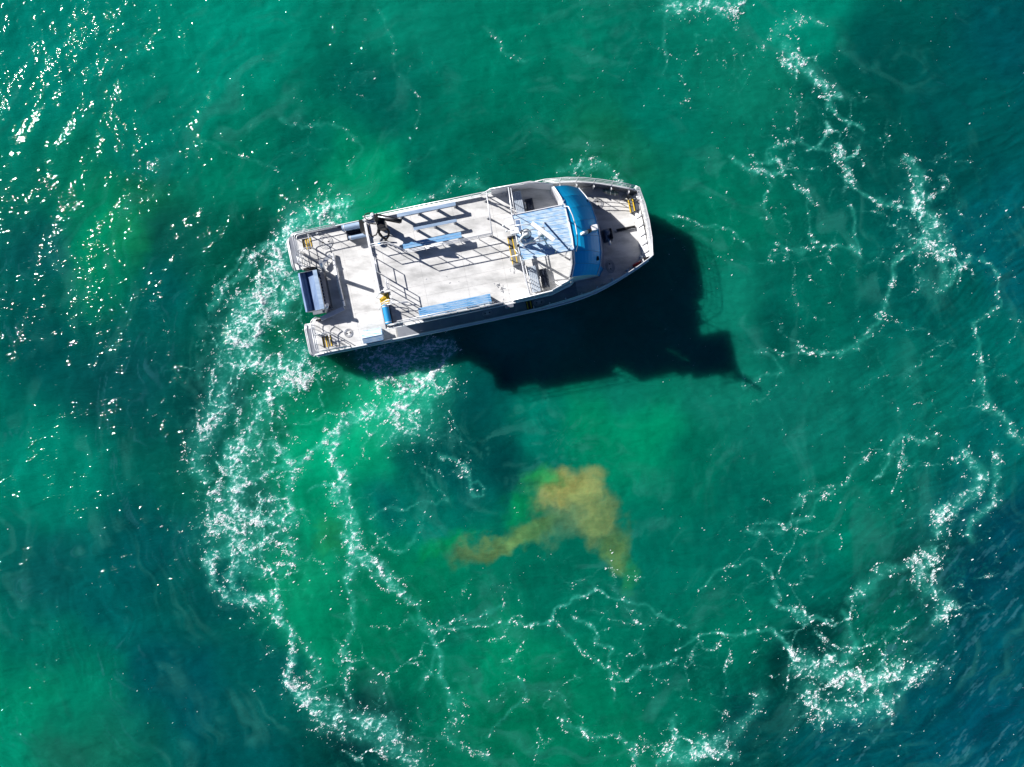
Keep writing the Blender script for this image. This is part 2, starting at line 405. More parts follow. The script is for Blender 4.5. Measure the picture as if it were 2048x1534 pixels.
def axis(lo, hi, step, far):
    core = np.arange(lo, hi + step, step)
    out = []
    d, p = step, 0.0
    while p < far:
        d *= 1.22
        p += d
        out.append(p)
    out = np.array(out)
    return np.concatenate([lo - out[::-1], core, core[-1] + out])


def grid_mesh(name, xs, ys, zfun, attrs):
    """one sheet of quads; attrs: name -> (type, array)"""
    nx, ny = len(xs), len(ys)
    GX, GY = np.meshgrid(xs, ys)
    co = np.stack([GX, GY, zfun], -1).reshape(-1, 3).astype(np.float32)
    i = np.arange((nx - 1) * (ny - 1))
    r, c = i // (nx - 1), i % (nx - 1)
    v0 = r * nx + c
    quads = np.stack([v0, v0 + 1, v0 + 1 + nx, v0 + nx], -1).astype(np.int32)
    me = bpy.data.meshes.new(name)
    me.vertices.add(len(co))
    me.vertices.foreach_set('co', co.ravel())
    me.loops.add(quads.size)
    me.loops.foreach_set('vertex_index', quads.ravel())
    me.polygons.add(len(quads))
    me.polygons.foreach_set('loop_start', np.arange(0, quads.size, 4, dtype=np.int32))
    me.polygons.foreach_set('use_smooth', np.ones(len(quads), bool))
    me.update(calc_edges=True)
    for an, (typ, arr) in attrs.items():
        at = me.attributes.new(an, typ, 'POINT')
        if typ == 'FLOAT_COLOR':
            full = np.ones((len(co), 4), np.float32)
            full[:, :3] = arr.reshape(-1, 3)
            at.data.foreach_set('color', full.ravel())
        elif typ == 'FLOAT_VECTOR':
            at.data.foreach_set('vector', arr.reshape(-1, 3).astype(np.float32).ravel())
        else:
            at.data.foreach_set('value', arr.astype(np.float32).ravel())
    return me


def new_mat(name):
    m = bpy.data.materials.new(name)
    m.use_nodes = True
    nt = m.node_tree
    return m, nt, nt.nodes['Principled BSDF']


def N(nt, kind, **kw):
    n = nt.nodes.new(kind)
    for k, v in kw.items():
        if k.startswith('i_'):
            n.inputs[k[2:].replace('_', ' ')].default_value = v
        else:
            setattr(n, k, v)
    return n


WATERLINE = [(600, 480), (700, 458), (850, 428), (985, 398), (1100, 382), (1200, 386), (1262, 402), (1285, 470), (1286, 512), (1240, 548), (1150, 585), (1000, 628), (850, 662), (650, 706)]
FIELD = {}


def build_sea():
    xs = axis(-29.0, 29.0, 0.062, 3500.0)
    ys = axis(-23.5, 20.5, 0.062, 3500.0)
    GX, GY = np.meshgrid(xs, ys)
    X = (GX * FOCAL / CAM_H + 1024).astype(np.float32)
    Y = (-GY * FOCAL / CAM_H + NADIR[1]).astype(np.float32)
    Xc, Yc = np.clip(X, -600, 2650), np.clip(Y, -500, 2030)
    near = (np.abs(X - 1024) < 1400) & (np.abs(Y - 767) < 1100)
    tint = tint_field(X, Y) if False else tint_field(Xc + (X - Xc) * 0.02, Yc + (Y - Yc) * 0.02)
    dens = np.zeros(X.shape, np.float32)
    dens[near] = foam_density(X[near], Y[near])
    fil = np.zeros(X.shape, np.float32)
    fil[near] = filaments(X[near], Y[near])
    net = np.zeros(X.shape, np.float32)
    zone = np.zeros(X.shape, np.float32)
    zone[near], net[near] = lace(X[near], Y[near])
    hullside = np.zeros(X.shape, np.float32)
    hullside[near] = np.exp(-(seg_dist(X[near] + 4 * fbm(X[near] / 12, Y[near] / 12, 3, 771), Y[near] + 4 * fbm(X[near] / 12, Y[near] / 12, 3, 781), WATERLINE) / 5.0) ** 2) * smooth(-0.2, 0.4, fbm(X[near] / 30, Y[near] / 30, 3, 791))
    veil = np.clip(dens, 0, 1.2) * (0.25 + 0.85 * fil)
    foam = np.clip(smooth(0.30, 0.97, veil) + 0.48 * net ** 1.5 + 0.5 * hullside, 0, 1)
    wash = smooth(95, 30, np.hypot(X - 805, (Y - 712) * 1.5)) * (0.3 + 0.9 * fil)
    foam = np.clip(foam + 1.2 * wash, 0, 1.0)
    dens = np.clip(dens + 0.75 * net * (0.4 + 0.8 * fil) + 0.5 * hullside, 0, 1.3)
    fil = np.clip(fil + 0.75 * net, 0, 1.2)
    aer = np.clip(0.5 * smooth(0.15, 0.9, dens) + 0.22 * zone * smooth(0.3, 1.0, fil), 0, 0.6)[..., None]
    pale = np.array(lin((40, 190, 160)), np.float32) * 0.75
    tint = tint * (1 - 0.55 * aer) + pale * (0.55 * aer)
    z = swell(X, Y) + 0.07 * smooth(0.3, 1.0, dens) * fil
    # churned crest off the port quarter
    crest = np.exp(-(seg_dist(X, Y, [(700, 412), (645, 424), (600, 452), (572, 480)]) / 13.0) ** 2)
    z = z + 0.12 * crest * (0.6 + 0.6 * fil)
    far = smooth(1500, 2600, np.hypot(X - 1024, Y - 767))
    z = z * (1 - far)
    FIELD.update(xs=xs, ys=ys, dens=dens, fil=fil, z=z)
    me = grid_mesh('sea', xs, ys, z, {
        'tint': ('FLOAT_COLOR', tint), 'foam': ('FLOAT', foam), 'veil': ('FLOAT', np.clip(veil, 0, 1)),
        'lace': ('FLOAT', smooth(0.22, 1.05, dens * (0.45 + 0.75 * fil) + 0.3 * zone * smooth(0.3, 0.9, fil)))})
    o = bpy.data.objects.new('sea', me)
    scene.collection.objects.link(o)
    o['kind'] = 'structure'
    m, nt, b = new_mat('sea_water')
    L = nt.links.new
    tc = N(nt, 'ShaderNodeTexCoord')
    at = N(nt, 'ShaderNodeAttribute', attribute_name='tint')
    fo = N(nt, 'ShaderNodeAttribute', attribute_name='foam')
    ve = N(nt, 'ShaderNodeAttribute', attribute_name='veil')
    # fine bubbly break-up of the foam film
    n1 = N(nt, 'ShaderNodeTexNoise', i_Scale=6.5, i_Detail=5.0, i_Roughness=0.72, i_Distortion=0.9)
    fm = N(nt, 'ShaderNodeMapping')
    fm.inputs['Rotation'].default_value = (0, 0, math.radians(-42))
    fm.inputs['Scale'].default_value = (0.6, 1.35, 1)
    L(tc.outputs['Object'], fm.inputs['Vector'])
    L(fm.outputs[0], n1.inputs['Vector'])
    ms = N(nt, 'ShaderNodeMapRange')
    ms.inputs['From Min'].default_value = 0.44
    ms.inputs['From Max'].default_value = 0.56
    L(n1.outputs['Fac'], ms.inputs['Value'])
    mul = N(nt, 'ShaderNodeMath', operation='MULTIPLY')
    L(fo.outputs['Fac'], mul.inputs[0])
    L(ms.outputs[0], mul.inputs[1])
    v2 = N(nt, 'ShaderNodeMath', operation='MULTIPLY')
    L(ve.outputs['Fac'], v2.inputs[0])
    v2.inputs[1].default_value = 0.18
    # threads of foam: the zero line of a drawn-out noise
    la = N(nt, 'ShaderNodeAttribute', attribute_name='lace')
    tn = N(nt, 'ShaderNodeTexNoise', i_Scale=2.6, i_Detail=3.5, i_Roughness=0.62, i_Distortion=1.1)
    L(fm.outputs[0], tn.inputs['Vector'])
    t1 = N(nt, 'ShaderNodeMath', operation='SUBTRACT')
    L(tn.outputs['Fac'], t1.inputs[0])
    t1.inputs[1].default_value = 0.5
    t2 = N(nt, 'ShaderNodeMath', operation='ABSOLUTE')
    L(t1.outputs[0], t2.inputs[0])
    t3 = N(nt, 'ShaderNodeMapRange')
    L(t2.outputs[0], t3.inputs['Value'])
    t3.inputs['From Min'].default_value = 0.022
    t3.inputs['From Max'].default_value = 0.004
    t4 = N(nt, 'ShaderNodeMath', operation='MULTIPLY')
    L(t3.outputs[0], t4.inputs[0])
    L(la.outputs['Fac'], t4.inputs[1])
    t5 = N(nt, 'ShaderNodeMath', operation='MULTIPLY')
    L(t4.outputs[0], t5.inputs[0])
    t5.inputs[1].default_value = 0.95
    t6 = N(nt, 'ShaderNodeMath', operation='MAXIMUM')
    L(mul.outputs[0], t6.inputs[0])
    L(t5.outputs[0], t6.inputs[1])
    add = N(nt, 'ShaderNodeMath', operation='ADD', use_clamp=True)
    L(t6.outputs[0], add.inputs[0])
    L(v2.outputs[0], add.inputs[1])
    mix = N(nt, 'ShaderNodeMix', data_type='RGBA')
    L(add.outputs[0], mix.inputs['Factor'])
    L(at.outputs['Color'], mix.inputs[6])
    fc = N(nt, 'ShaderNodeMix', data_type='RGBA')      # thin film is aqua, thick foam white
    L(add.outputs[0], fc.inputs['Factor'])
    fc.inputs[6].default_value = (0.10, 0.72, 0.62, 1)
    fc.inputs[7].default_value = (0.82, 0.88, 0.90, 1)
    L(fc.outputs[2], mix.inputs[7])
    L(mix.outputs[2], b.inputs['Base Color'])
    rr = N(nt, 'ShaderNodeMapRange')
    L(add.outputs[0], rr.inputs['Value'])
    rr.inputs['To Min'].default_value = 0.06
    rr.inputs['To Max'].default_value = 0.9
    L(rr.outputs[0], b.inputs['Roughness'])
    b.inputs['IOR'].default_value = 1.333
    b.inputs['Specular IOR Level'].default_value = 0.0
    b.inputs['Coat IOR'].default_value = 1.333
    b.inputs['Coat Roughness'].default_value = 0.06
    cw = N(nt, 'ShaderNodeMath', operation='SUBTRACT', use_clamp=True)
    cw.inputs[0].default_value = 1.0
    L(add.outputs[0], cw.inputs[1])
    L(cw.outputs[0], b.inputs['Coat Weight'])
    b.subsurface_method = 'BURLEY'
    sw = N(nt, 'ShaderNodeMath', operation='SUBTRACT', use_clamp=True)
    sw.inputs[0].default_value = 1.0
    L(add.outputs[0], sw.inputs[1])
    L(sw.outputs[0], b.inputs['Subsurface Weight'])
    b.inputs['Subsurface Radius'].default_value = (0.25, 0.5, 0.5)
    b.inputs['Subsurface Scale'].default_value = 1.8
    # ripples: wind chop in three sizes
    mp = N(nt, 'ShaderNodeMapping')
    mp.inputs['Rotation'].default_value = (0, 0, math.radians(-32))
    mp.inputs['Scale'].default_value = (0.55, 1.25, 1)
    L(tc.outputs['Object'], mp.inputs['Vector'])
    r1 = N(nt, 'ShaderNodeTexNoise', i_Scale=1.5, i_Detail=2.0, i_Roughness=0.6, i_Distortion=0.7)
    r2 = N(nt, 'ShaderNodeTexNoise', i_Scale=8.0, i_Detail=1.0, i_Roughness=0.6, i_Distortion=0.3)
    L(mp.outputs[0], r1.inputs['Vector'])
    L(mp.outputs[0], r2.inputs['Vector'])
    bp1 = N(nt, 'ShaderNodeBump')
    bp1.inputs['Distance'].default_value = 0.135
    bp1.inputs['Strength'].default_value = 1.0
    L(r1.outputs['Fac'], bp1.inputs['Height'])
    bp2 = N(nt, 'ShaderNodeBump')
    bp2.inputs['Distance'].default_value = 0.040
    bp2.inputs['Strength'].default_value = 1.0
    L(r2.outputs['Fac'], bp2.inputs['Height'])
    L(bp1.outputs[0], bp2.inputs['Normal'])
    L(bp2.outputs[0], b.inputs['Coat Normal'])
    soft = N(nt, 'ShaderNodeBump')
    soft.inputs['Distance'].default_value = 0.11
    soft.inputs['Strength'].default_value = 1.0
    hs = N(nt, 'ShaderNodeMath', operation='MULTIPLY_ADD')
    L(r2.outputs['Fac'], hs.inputs[0])
    hs.inputs[1].default_value = 0.16
    L(r1.outputs['Fac'], hs.inputs[2])
    L(hs.outputs[0], soft.inputs['Height'])
    L(soft.outputs[0], b.inputs['Normal'])
    gust = N(nt, 'ShaderNodeTexNoise', i_Scale=0.22, i_Detail=3.0, i_Roughness=0.6, i_Distortion=0.8)
    L(tc.outputs['Object'], gust.inputs['Vector'])
    gr = N(nt, 'ShaderNodeMapRange')
    gr.inputs['From Min'].default_value = 0.35
    gr.inputs['From Max'].default_value = 0.65
    gr.inputs['To Min'].default_value = 0.25
    gr.inputs['To Max'].default_value = 1.2
    L(gust.outputs['Fac'], gr.inputs['Value'])
    L(gr.outputs[0], bp1.inputs['Strength'])
    L(gr.outputs[0], bp2.inputs['Strength'])
    me.materials.append(m)
    return o


sea = build_sea()


def sample(arr, gx, gy):
    xs, ys = FIELD['xs'], FIELD['ys']
    i = np.clip(np.searchsorted(xs, gx) - 1, 0, len(xs) - 2)
    j = np.clip(np.searchsorted(ys, gy) - 1, 0, len(ys) - 2)
    u = (gx - xs[i]) / (xs[i + 1] - xs[i])
    v = (gy - ys[j]) / (ys[j + 1] - ys[j])
    return (arr[j, i] * (1 - u) + arr[j, i + 1] * u) * (1 - v) + (arr[j + 1, i] * (1 - u) + arr[j + 1, i + 1] * u) * v


def build_flecks():
    """loose clots and bubbles of foam lying on the surface, each a small irregular raft"""
    rs = np.random.RandomState(5)
    n = 7000000
    gx = rs.uniform(-26.5, 26.5, n)
    gy = rs.uniform(-22, 19, n)
    d = sample(FIELD['dens'], gx, gy)
    keep = d > 0.05
    gx, gy, d = gx[keep], gy[keep], d[keep]
    f = sample(FIELD['fil'], gx, gy)
    X = (gx * FOCAL / CAM_H + 1024).astype(np.float32)
    Y = (-gy * FOCAL / CAM_H + NADIR[1]).astype(np.float32)
    fine = fbm((X * 0.7 + Y * 0.7) / 9, (X * 0.7 - Y * 0.7) / 4, 2, 601)
    prob = np.clip(d, 0, 1) ** 1.15 * smooth(0.22, 0.95, f) ** 1.2 * smooth(-0.35, 0.35, fine) * 0.62
    keep = rs.rand(len(prob)) < prob
    gx, gy = gx[keep], gy[keep]
    # a thin scatter everywhere
    m = 3200
    ex, ey = rs.uniform(-26, 26, m), rs.uniform(-22, 19, m)
    EX = (ex * FOCAL / CAM_H + 1024).astype(np.float32)
    EY = (-ey * FOCAL / CAM_H + NADIR[1]).astype(np.float32)
    kk = rs.rand(m) < smooth(0.0, 0.5, fbm(EX / 90, EY / 90, 3, 501))
    gx, gy = np.concatenate([gx, ex[kk]]), np.concatenate([gy, ey[kk]])
    size = rs.lognormal(math.log(0.0115), 0.5, len(gx)).clip(0.005, 0.05)
    size[-int(kk.sum()):] *= 0.62
    z = sample(FIELD['z'], gx, gy)
    k = 4
    ang = rs.uniform(0, 6.28, len(gx))[:, None] + np.arange(k)[None] * (6.28318 / k)
    rad = size[:, None] * rs.uniform(0.6, 1.35, (len(gx), k))
    st = math.radians(38)                      # clots are drawn out along the wind
    lx, ly = rad * np.cos(ang) * 1.9, rad * np.sin(ang) * 0.7
    vx = gx[:, None] + lx * math.cos(st) - ly * math.sin(st)
    vy = gy[:, None] + lx * math.sin(st) + ly * math.cos(st)
    vz = np.repeat(z[:, None], k, 1) + 0.018
    top = np.stack([gx, gy, z + 0.02 + size * 0.7], -1)[:, None, :]
    co = np.concatenate([np.stack([vx, vy, vz], -1), top], 1).reshape(-1, 3).astype(np.float32)
    base = (np.arange(len(gx)) * (k + 1))[:, None, None]
    tri = np.array([[i, (i + 1) % k, k] for i in range(k)])[None]
    tris = (base + tri).reshape(-1, 3).astype(np.int32)
    me = bpy.data.meshes.new('foam')
    me.vertices.add(len(co))
    me.vertices.foreach_set('co', co.ravel())
    me.loops.add(tris.size)
    me.loops.foreach_set('vertex_index', tris.ravel())
    me.polygons.add(len(tris))
    me.polygons.foreach_set('loop_start', np.arange(0, tris.size, 3, dtype=np.int32))
    me.update(calc_edges=True)
    o = bpy.data.objects.new('foam', me)
    scene.collection.objects.link(o)
    o['kind'] = 'stuff'
    o['label'] = 'white foam and bubbles curling in lines over the green sea'
    o['category'] = 'foam'
    m, nt, b = new_mat('foam_white')
    b.inputs['Base Color'].default_value = (0.93, 0.95, 0.96, 1)
    b.inputs['Roughness'].default_value = 0.6
    me.materials.append(m)
    print('flecks', len(gx), 'tris', len(tris))


build_flecks()

# ------------------------------------------------------------------ materials of the boat
def bump_noise(nt, b, scale, dist, strength=0.5, detail=2.0):
    L = nt.links.new
    tc = N(nt, 'ShaderNodeTexCoord')
    n = N(nt, 'ShaderNodeTexNoise', i_Scale=scale, i_Detail=detail)
    L(tc.outputs['Object'], n.inputs['Vector'])
    bp = N(nt, 'ShaderNodeBump')
    bp.inputs['Distance'].default_value = dist
    bp.inputs['Strength'].default_value = strength
    L(n.outputs['Fac'], bp.inputs['Height'])
    L(bp.outputs[0], b.inputs['Normal'])
    return tc


def worn(name, c1, c2, rough=0.5, metal=0.0, scale=2.0, stretch=(1, 1, 1), lo=0.35, hi=0.65, speck=None, bump=0.002, rot=11.5, r2=None):
    """a colour that drifts between two tones in worn patches, with optional fine specks"""
    m, nt, b = new_mat(name)
    L = nt.links.new
    tc = N(nt, 'ShaderNodeTexCoord')
    mp = N(nt, 'ShaderNodeMapping')
    mp.inputs['Rotation'].default_value = (0, 0, math.radians(-rot))
    mp.inputs['Scale'].default_value = stretch
    L(tc.outputs['Object'], mp.inputs['Vector'])
    n = N(nt, 'ShaderNodeTexNoise', i_Scale=scale, i_Detail=6.0, i_Roughness=0.62)
    L(mp.outputs[0], n.inputs['Vector'])
    mr = N(nt, 'ShaderNodeMapRange')
    mr.inputs['From Min'].default_value = lo
    mr.inputs['From Max'].default_value = hi
    L(n.outputs['Fac'], mr.inputs['Value'])
    mx = N(nt, 'ShaderNodeMix', data_type='RGBA')
    L(mr.outputs[0], mx.inputs['Factor'])
    mx.inputs[6].default_value = (*c1, 1)
    mx.inputs[7].default_value = (*c2, 1)
    out = mx.outputs[2]
    if speck:
        n2 = N(nt, 'ShaderNodeTexNoise', i_Scale=speck[0], i_Detail=2.0)
        L(mp.outputs[0], n2.inputs['Vector'])
        mr2 = N(nt, 'ShaderNodeMapRange')
        mr2.inputs['From Min'].default_value = speck[1]
        mr2.inputs['From Max'].default_value = speck[1] + 0.06
        L(n2.outputs['Fac'], mr2.inputs['Value'])
        mx2 = N(nt, 'ShaderNodeMix', data_type='RGBA')
        L(mr2.outputs[0], mx2.inputs['Factor'])
        L(out, mx2.inputs[6])
        mx2.inputs[7].default_value = (*speck[2], 1)
        out = mx2.outputs[2]
    L(out, b.inputs['Base Color'])
    b.inputs['Metallic'].default_value = metal
    b.inputs['Roughness'].default_value = rough
    if bump:
        bp = N(nt, 'ShaderNodeBump')
        bp.inputs['Distance'].default_value = bump
        bp.inputs['Strength'].default_value = 0.6
        L(n.outputs['Fac'], bp.inputs['Height'])
        L(bp.outputs[0], b.inputs['Normal'])
    return m


M = {}
M['deck'] = worn('deck_paint', (0.44, 0.44, 0.43), (0.70, 0.695, 0.68), 0.7, scale=1.3, stretch=(0.6, 1.5, 1), lo=0.34, hi=0.56, speck=(26.0, 0.72, (0.30, 0.30, 0.30)))
M['gap'] = worn('seam_sealant', (0.34, 0.34, 0.34), (0.42, 0.42, 0.41), 0.8)
M['white'] = worn('white_paint', (0.78, 0.79, 0.80), (0.86, 0.86, 0.86), 0.35, scale=3.0)
M['pipe'] = worn('rail_aluminium', (0.74, 0.75, 0.76), (0.84, 0.84, 0.85), 0.38, metal=0.35, scale=5.0)
M['alu'] = worn('bare_aluminium', (0.50, 0.53, 0.57), (0.64, 0.67, 0.70), 0.34, metal=0.75, scale=1.6, stretch=(0.6, 2.2, 1))
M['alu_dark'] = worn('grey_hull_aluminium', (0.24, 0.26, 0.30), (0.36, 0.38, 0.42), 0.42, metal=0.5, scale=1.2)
M['roof'] = worn('sky_blue_roof', (0.0, 0.42, 0.80), (0.004, 0.50, 0.90), 0.5, scale=0.7, lo=0.3, hi=0.7)  # white metal; the blue skylight on it is put into the colour
M['roof2'] = worn('sky_blue_trim', (0.01, 0.27, 0.60), (0.02, 0.34, 0.68), 0.5, scale=0.9)  # deeper blue, same skylight coloured in as on the roof
M['plank'] = worn('sky_tinted_plank', (0.16, 0.42, 0.74), (0.66, 0.78, 0.88), 0.42, metal=0.15, scale=9.0, stretch=(0.28, 1.6, 1), lo=0.34, hi=0.60, speck=(30, 0.66, (0.72, 0.80, 0.86)))  # aluminium planks with reflected sky blue mixed into the tone
M['plank2'] = worn('sky_tinted_bench_plank', (0.09, 0.34, 0.66), (0.40, 0.58, 0.76), 0.4, metal=0.15, scale=8.0, stretch=(0.25, 2.4, 1), lo=0.38, hi=0.66, speck=(24, 0.66, (0.66, 0.76, 0.85)))  # bench aluminium, sky reflection coloured in
M['seat_blue'] = worn('sky_tinted_seat', (0.26, 0.37, 0.52), (0.42, 0.54, 0.70), 0.4, metal=0.2, scale=2.5, stretch=(0.4, 3, 1))  # metal seats whose blue is sky reflection put in as colour
M['steel'] = worn('blue_steel', (0.12, 0.19, 0.34), (0.28, 0.40, 0.60), 0.4, metal=0.3, scale=1.4, stretch=(2.0, 0.5, 1))
M['navy'] = worn('dark_steel', (0.018, 0.024, 0.04), (0.04, 0.05, 0.075), 0.4, metal=0.4, scale=3)
M['black'] = worn('black_paint', (0.008, 0.008, 0.009), (0.018, 0.018, 0.02), 0.38, scale=4)
M['rubber'] = worn('black_rubber', (0.010, 0.010, 0.011), (0.022, 0.022, 0.024), 0.6, scale=6)
M['yellow'] = worn('yellow_edge_paint', (0.72, 0.46, 0.02), (0.86, 0.58, 0.04), 0.5, scale=7, speck=(22, 0.66, (0.35, 0.24, 0.08)))
M['tread'] = worn('grey_grit_tread', (0.15, 0.155, 0.15), (0.22, 0.22, 0.21), 0.85, scale=12)
M['glass'] = worn('dark_window_glass', (0.012, 0.016, 0.022), (0.02, 0.026, 0.034), 0.06, scale=1, bump=0)
M['seat_slat'] = worn('seat_slat', (0.42, 0.50, 0.60), (0.60, 0.66, 0.72), 0.4, metal=0.3, scale=5, stretch=(2, .5, 1))
M['console'] = worn('console_grey', (0.035, 0.045, 0.06), (0.06, 0.07, 0.09), 0.6, scale=2)
M['red'] = worn('red_cover', (0.55, 0.03, 0.02), (0.66, 0.05, 0.03), 0.5, scale=6)
M['strip'] = worn('grey_blue_front', (0.10, 0.13, 0.22), (0.14, 0.17, 0.27), 0.4, metal=0.2, scale=1.5)
M['rope'] = worn('pale_rope', (0.50, 0.48, 0.42), (0.66, 0.64, 0.58), 0.9, scale=20)
M['crate'] = worn('green_netting', (0.10, 0.20, 0.16), (0.30, 0.40, 0.34), 0.8, scale=14)
M['tan'] = worn('tan_bulwark_paint', (0.40, 0.31, 0.23), (0.50, 0.42, 0.34), 0.6, scale=1.4)

# ------------------------------------------------------------------ boat frame of reference
HEAD = math.radians(11.5)
_o = pixel_to_world(950, 540, 1.5)
FW = Vector((math.cos(HEAD), math.sin(HEAD), 0))
PT = Vector((-math.sin(HEAD), math.cos(HEAD), 0))
ORG = Vector((_o[0], _o[1], 0)) + PT * 0.45


def B(x, y, z=0.0):
    """boat coordinates (metres forward of midships, to port of the centreline, above the sea) -> world"""
    return ORG + FW * x + PT * y + Vector((0, 0, z))


def bxy(px, py, z):
    """image pixel at height z -> boat x, y"""
    w = Vector((*pixel_to_world(px, py, z), 0)) - ORG
    return w.dot(FW), w.dot(PT)


class MB:
    def __init__(self):
        self.v, self.f, self.smooth = [], [], False

    def add(self, vs, fs):
        o = len(self.v)
        self.v += [tuple(p) for p in vs]
        self.f += [tuple(i + o for i in f) for f in fs]
        return self

    def prism(self, poly, z0, z1):
        """poly in boat x, y (any winding)"""
        a = sum(poly[i][0] * poly[(i + 1) % len(poly)][1] - poly[(i + 1) % len(poly)][0] * poly[i][1] for i in range(len(poly)))
        if a < 0:
            poly = poly[::-1]
        n = len(poly)
        zz0 = z0 if isinstance(z0, (list, tuple)) else [z0] * n
        zz1 = z1 if isinstance(z1, (list, tuple)) else [z1] * n
        vs = [B(p[0], p[1], zz0[i]) for i, p in enumerate(poly)] + [B(p[0], p[1], zz1[i]) for i, p in enumerate(poly)]
        fs = [tuple(reversed(range(n))), tuple(range(n, 2 * n))] + [(i, (i + 1) % n, n + (i + 1) % n, n + i) for i in range(n)]
        return self.add(vs, fs)

    def box(self, x0, x1, y0, y1, z0, z1, bev=0.0):
        if bev <= 0:
            return self.prism([(x0, y0), (x1, y0), (x1, y1), (x0, y1)], z0, z1)
        k = bev
        oc = lambda d: [(x0 + d + k, y0 + d), (x1 - d - k, y0 + d), (x1 - d, y0 + d + k), (x1 - d, y1 - d - k), (x1 - d - k, y1 - d), (x0 + d + k, y1 - d), (x0 + d, y1 - d - k), (x0 + d, y0 + d + k)]
        rings = [(oc(0), z0), (oc(0), z1 - k), (oc(k * 0.7), z1)]
        vs = []
        for r, z in rings:
            vs += [B(p[0], p[1], z) for p in r]
        fs = [tuple(reversed(range(8))), tuple(range(16, 24))]
        for r in range(2):
            for i in range(8):
                j = (i + 1) % 8
                fs.append((r * 8 + i, r * 8 + j, r * 8 + 8 + j, r * 8 + 8 + i))
        return self.add(vs, fs)

    def beam(self, p, q, w, h, up=(0, 0, 1)):
        """rectangular bar from p to q (world), w across, h along up"""
        p, q = Vector(p), Vector(q)
        d = (q - p).normalized()
        u = Vector(up)
        s = d.cross(u)
        if s.length < 1e-4:
            s = d.cross(Vector((1, 0, 0)))
        s.normalize()
        u = s.cross(d).normalized()
        vs = []
        for c in (p, q):
            for a, b_ in ((-1, -1), (1, -1), (1, 1), (-1, 1)):
                vs.append(c + s * (a * w / 2) + u * (b_ * h / 2))
        return self.add(vs, [(0, 1, 2, 3), (7, 6, 5, 4), (0, 4, 5, 1), (1, 5, 6, 2), (2, 6, 7, 3), (3, 7, 4, 0)])

    def tube(self, pts, r, n=6, closed=False):
        pts = [Vector(p) for p in pts]
        m = len(pts)
        rr = r if isinstance(r, (list, tuple)) else [r] * m
        vs = []
        prev = None
        for i, p in enumerate(pts):
            if closed:
                d = pts[(i + 1) % m] - pts[i - 1]
            else:
                d = pts[min(i + 1, m - 1)] - pts[max(i - 1, 0)]
            d.normalize()
            ref = Vector((0, 0, 1)) if abs(d.z) < 0.9 else Vector((1, 0, 0))
            if prev is not None:
                ref = prev
            s = d.cross(ref)
            if s.length < 1e-4:
                s = d.cross(Vector((0, 1, 0)))
            s.normalize()
            u = s.cross(d).normalized()
            prev = u
            for k in range(n):
                a = 2 * math.pi * k / n
                vs.append(p + (s * math.cos(a) + u * math.sin(a)) * rr[i])
        fs = []
        for i in range(m if closed else m - 1):
            for k in range(n):
                j = (i + 1) % m
                fs.append((i * n + k, i * n + (k + 1) % n, j * n + (k + 1) % n, j * n + k))
        if not closed:
            fs.append(tuple(reversed(range(n))))
            fs.append(tuple(range((m - 1) * n, m * n)))
        self.smooth = True
        return self.add(vs, fs)

    def lathe(self, c, prof, n=16):
        """prof: (radius, z above c)"""
        c = Vector(c)
        vs = []
        for r, z in prof:
            for k in range(n):
                a = 2 * math.pi * k / n
                vs.append(c + Vector((r * math.cos(a), r * math.sin(a), z)))
        fs = [tuple(reversed(range(n)))]
        for i in range(len(prof) - 1):
            for k in range(n):
                fs.append((i * n + k, i * n + (k + 1) % n, (i + 1) * n + (k + 1) % n, (i + 1) * n + k))
        fs.append(tuple(range((len(prof) - 1) * n, len(prof) * n)))
        self.smooth = True
        return self.add(vs, fs)

    def extrude_y(self, prof, y0, y1):
        """closed profile of boat (x, z) swept along y"""
        n = len(prof)
        vs = [B(x, y0, z) for x, z in prof] + [B(x, y1, z) for x, z in prof]
        fs = [tuple(range(n)), tuple(reversed(range(n, 2 * n)))] + [(i, n + i, n + (i + 1) % n, (i + 1) % n) for i in range(n)]
        return self.add(vs, fs)

    def extrude_x(self, prof, x0, x1):
        """closed profile of boat (y, z) swept along x"""
        n = len(prof)
        vs = [B(x0, y, z) for y, z in prof] + [B(x1, y, z) for y, z in prof]
        fs = [tuple(reversed(range(n))), tuple(range(n, 2 * n))] + [(i, (i + 1) % n, n + (i + 1) % n, n + i) for i in range(n)]
        return self.add(vs, fs)

    def build(self, name, mat, parent=None, label=None):
        me = bpy.data.meshes.new(name)
        base = parent_origin(parent)
        me.from_pydata([(v[0] - base.x, v[1] - base.y, v[2] - base.z) for v in self.v], [], self.f)
        bm = bmesh.new()
        bm.from_mesh(me)
        bmesh.ops.recalc_face_normals(bm, faces=bm.faces)
        bm.to_mesh(me)
        bm.free()
        if self.smooth:
            me.polygons.foreach_set('use_smooth', [len(p.vertices) == 4 for p in me.polygons])
        me.materials.append(M[mat] if isinstance(mat, str) else mat)
        o = bpy.data.objects.new(name, me)
        scene.collection.objects.link(o)
        if parent is not None:
            o.parent = parent
        else:
            o.location = base
        if label:
            o['label'] = label
        return o


_ORIGINS = {}


def parent_origin(p):
    while p is not None and p.parent is not None:
        p = p.parent
    return _ORIGINS[p.name] if p is not None else Vector((0, 0, 0))


def thing(name, label, cat, at, group=None):
    o = bpy.data.objects.new(name, None)
    o.empty_display_size = 0.2
    scene.collection.objects.link(o)
    o.location = at
    _ORIGINS[o.name] = Vector(at)
    o['label'] = label
    o['category'] = cat
    if group:
        o['group'] = group
    return o


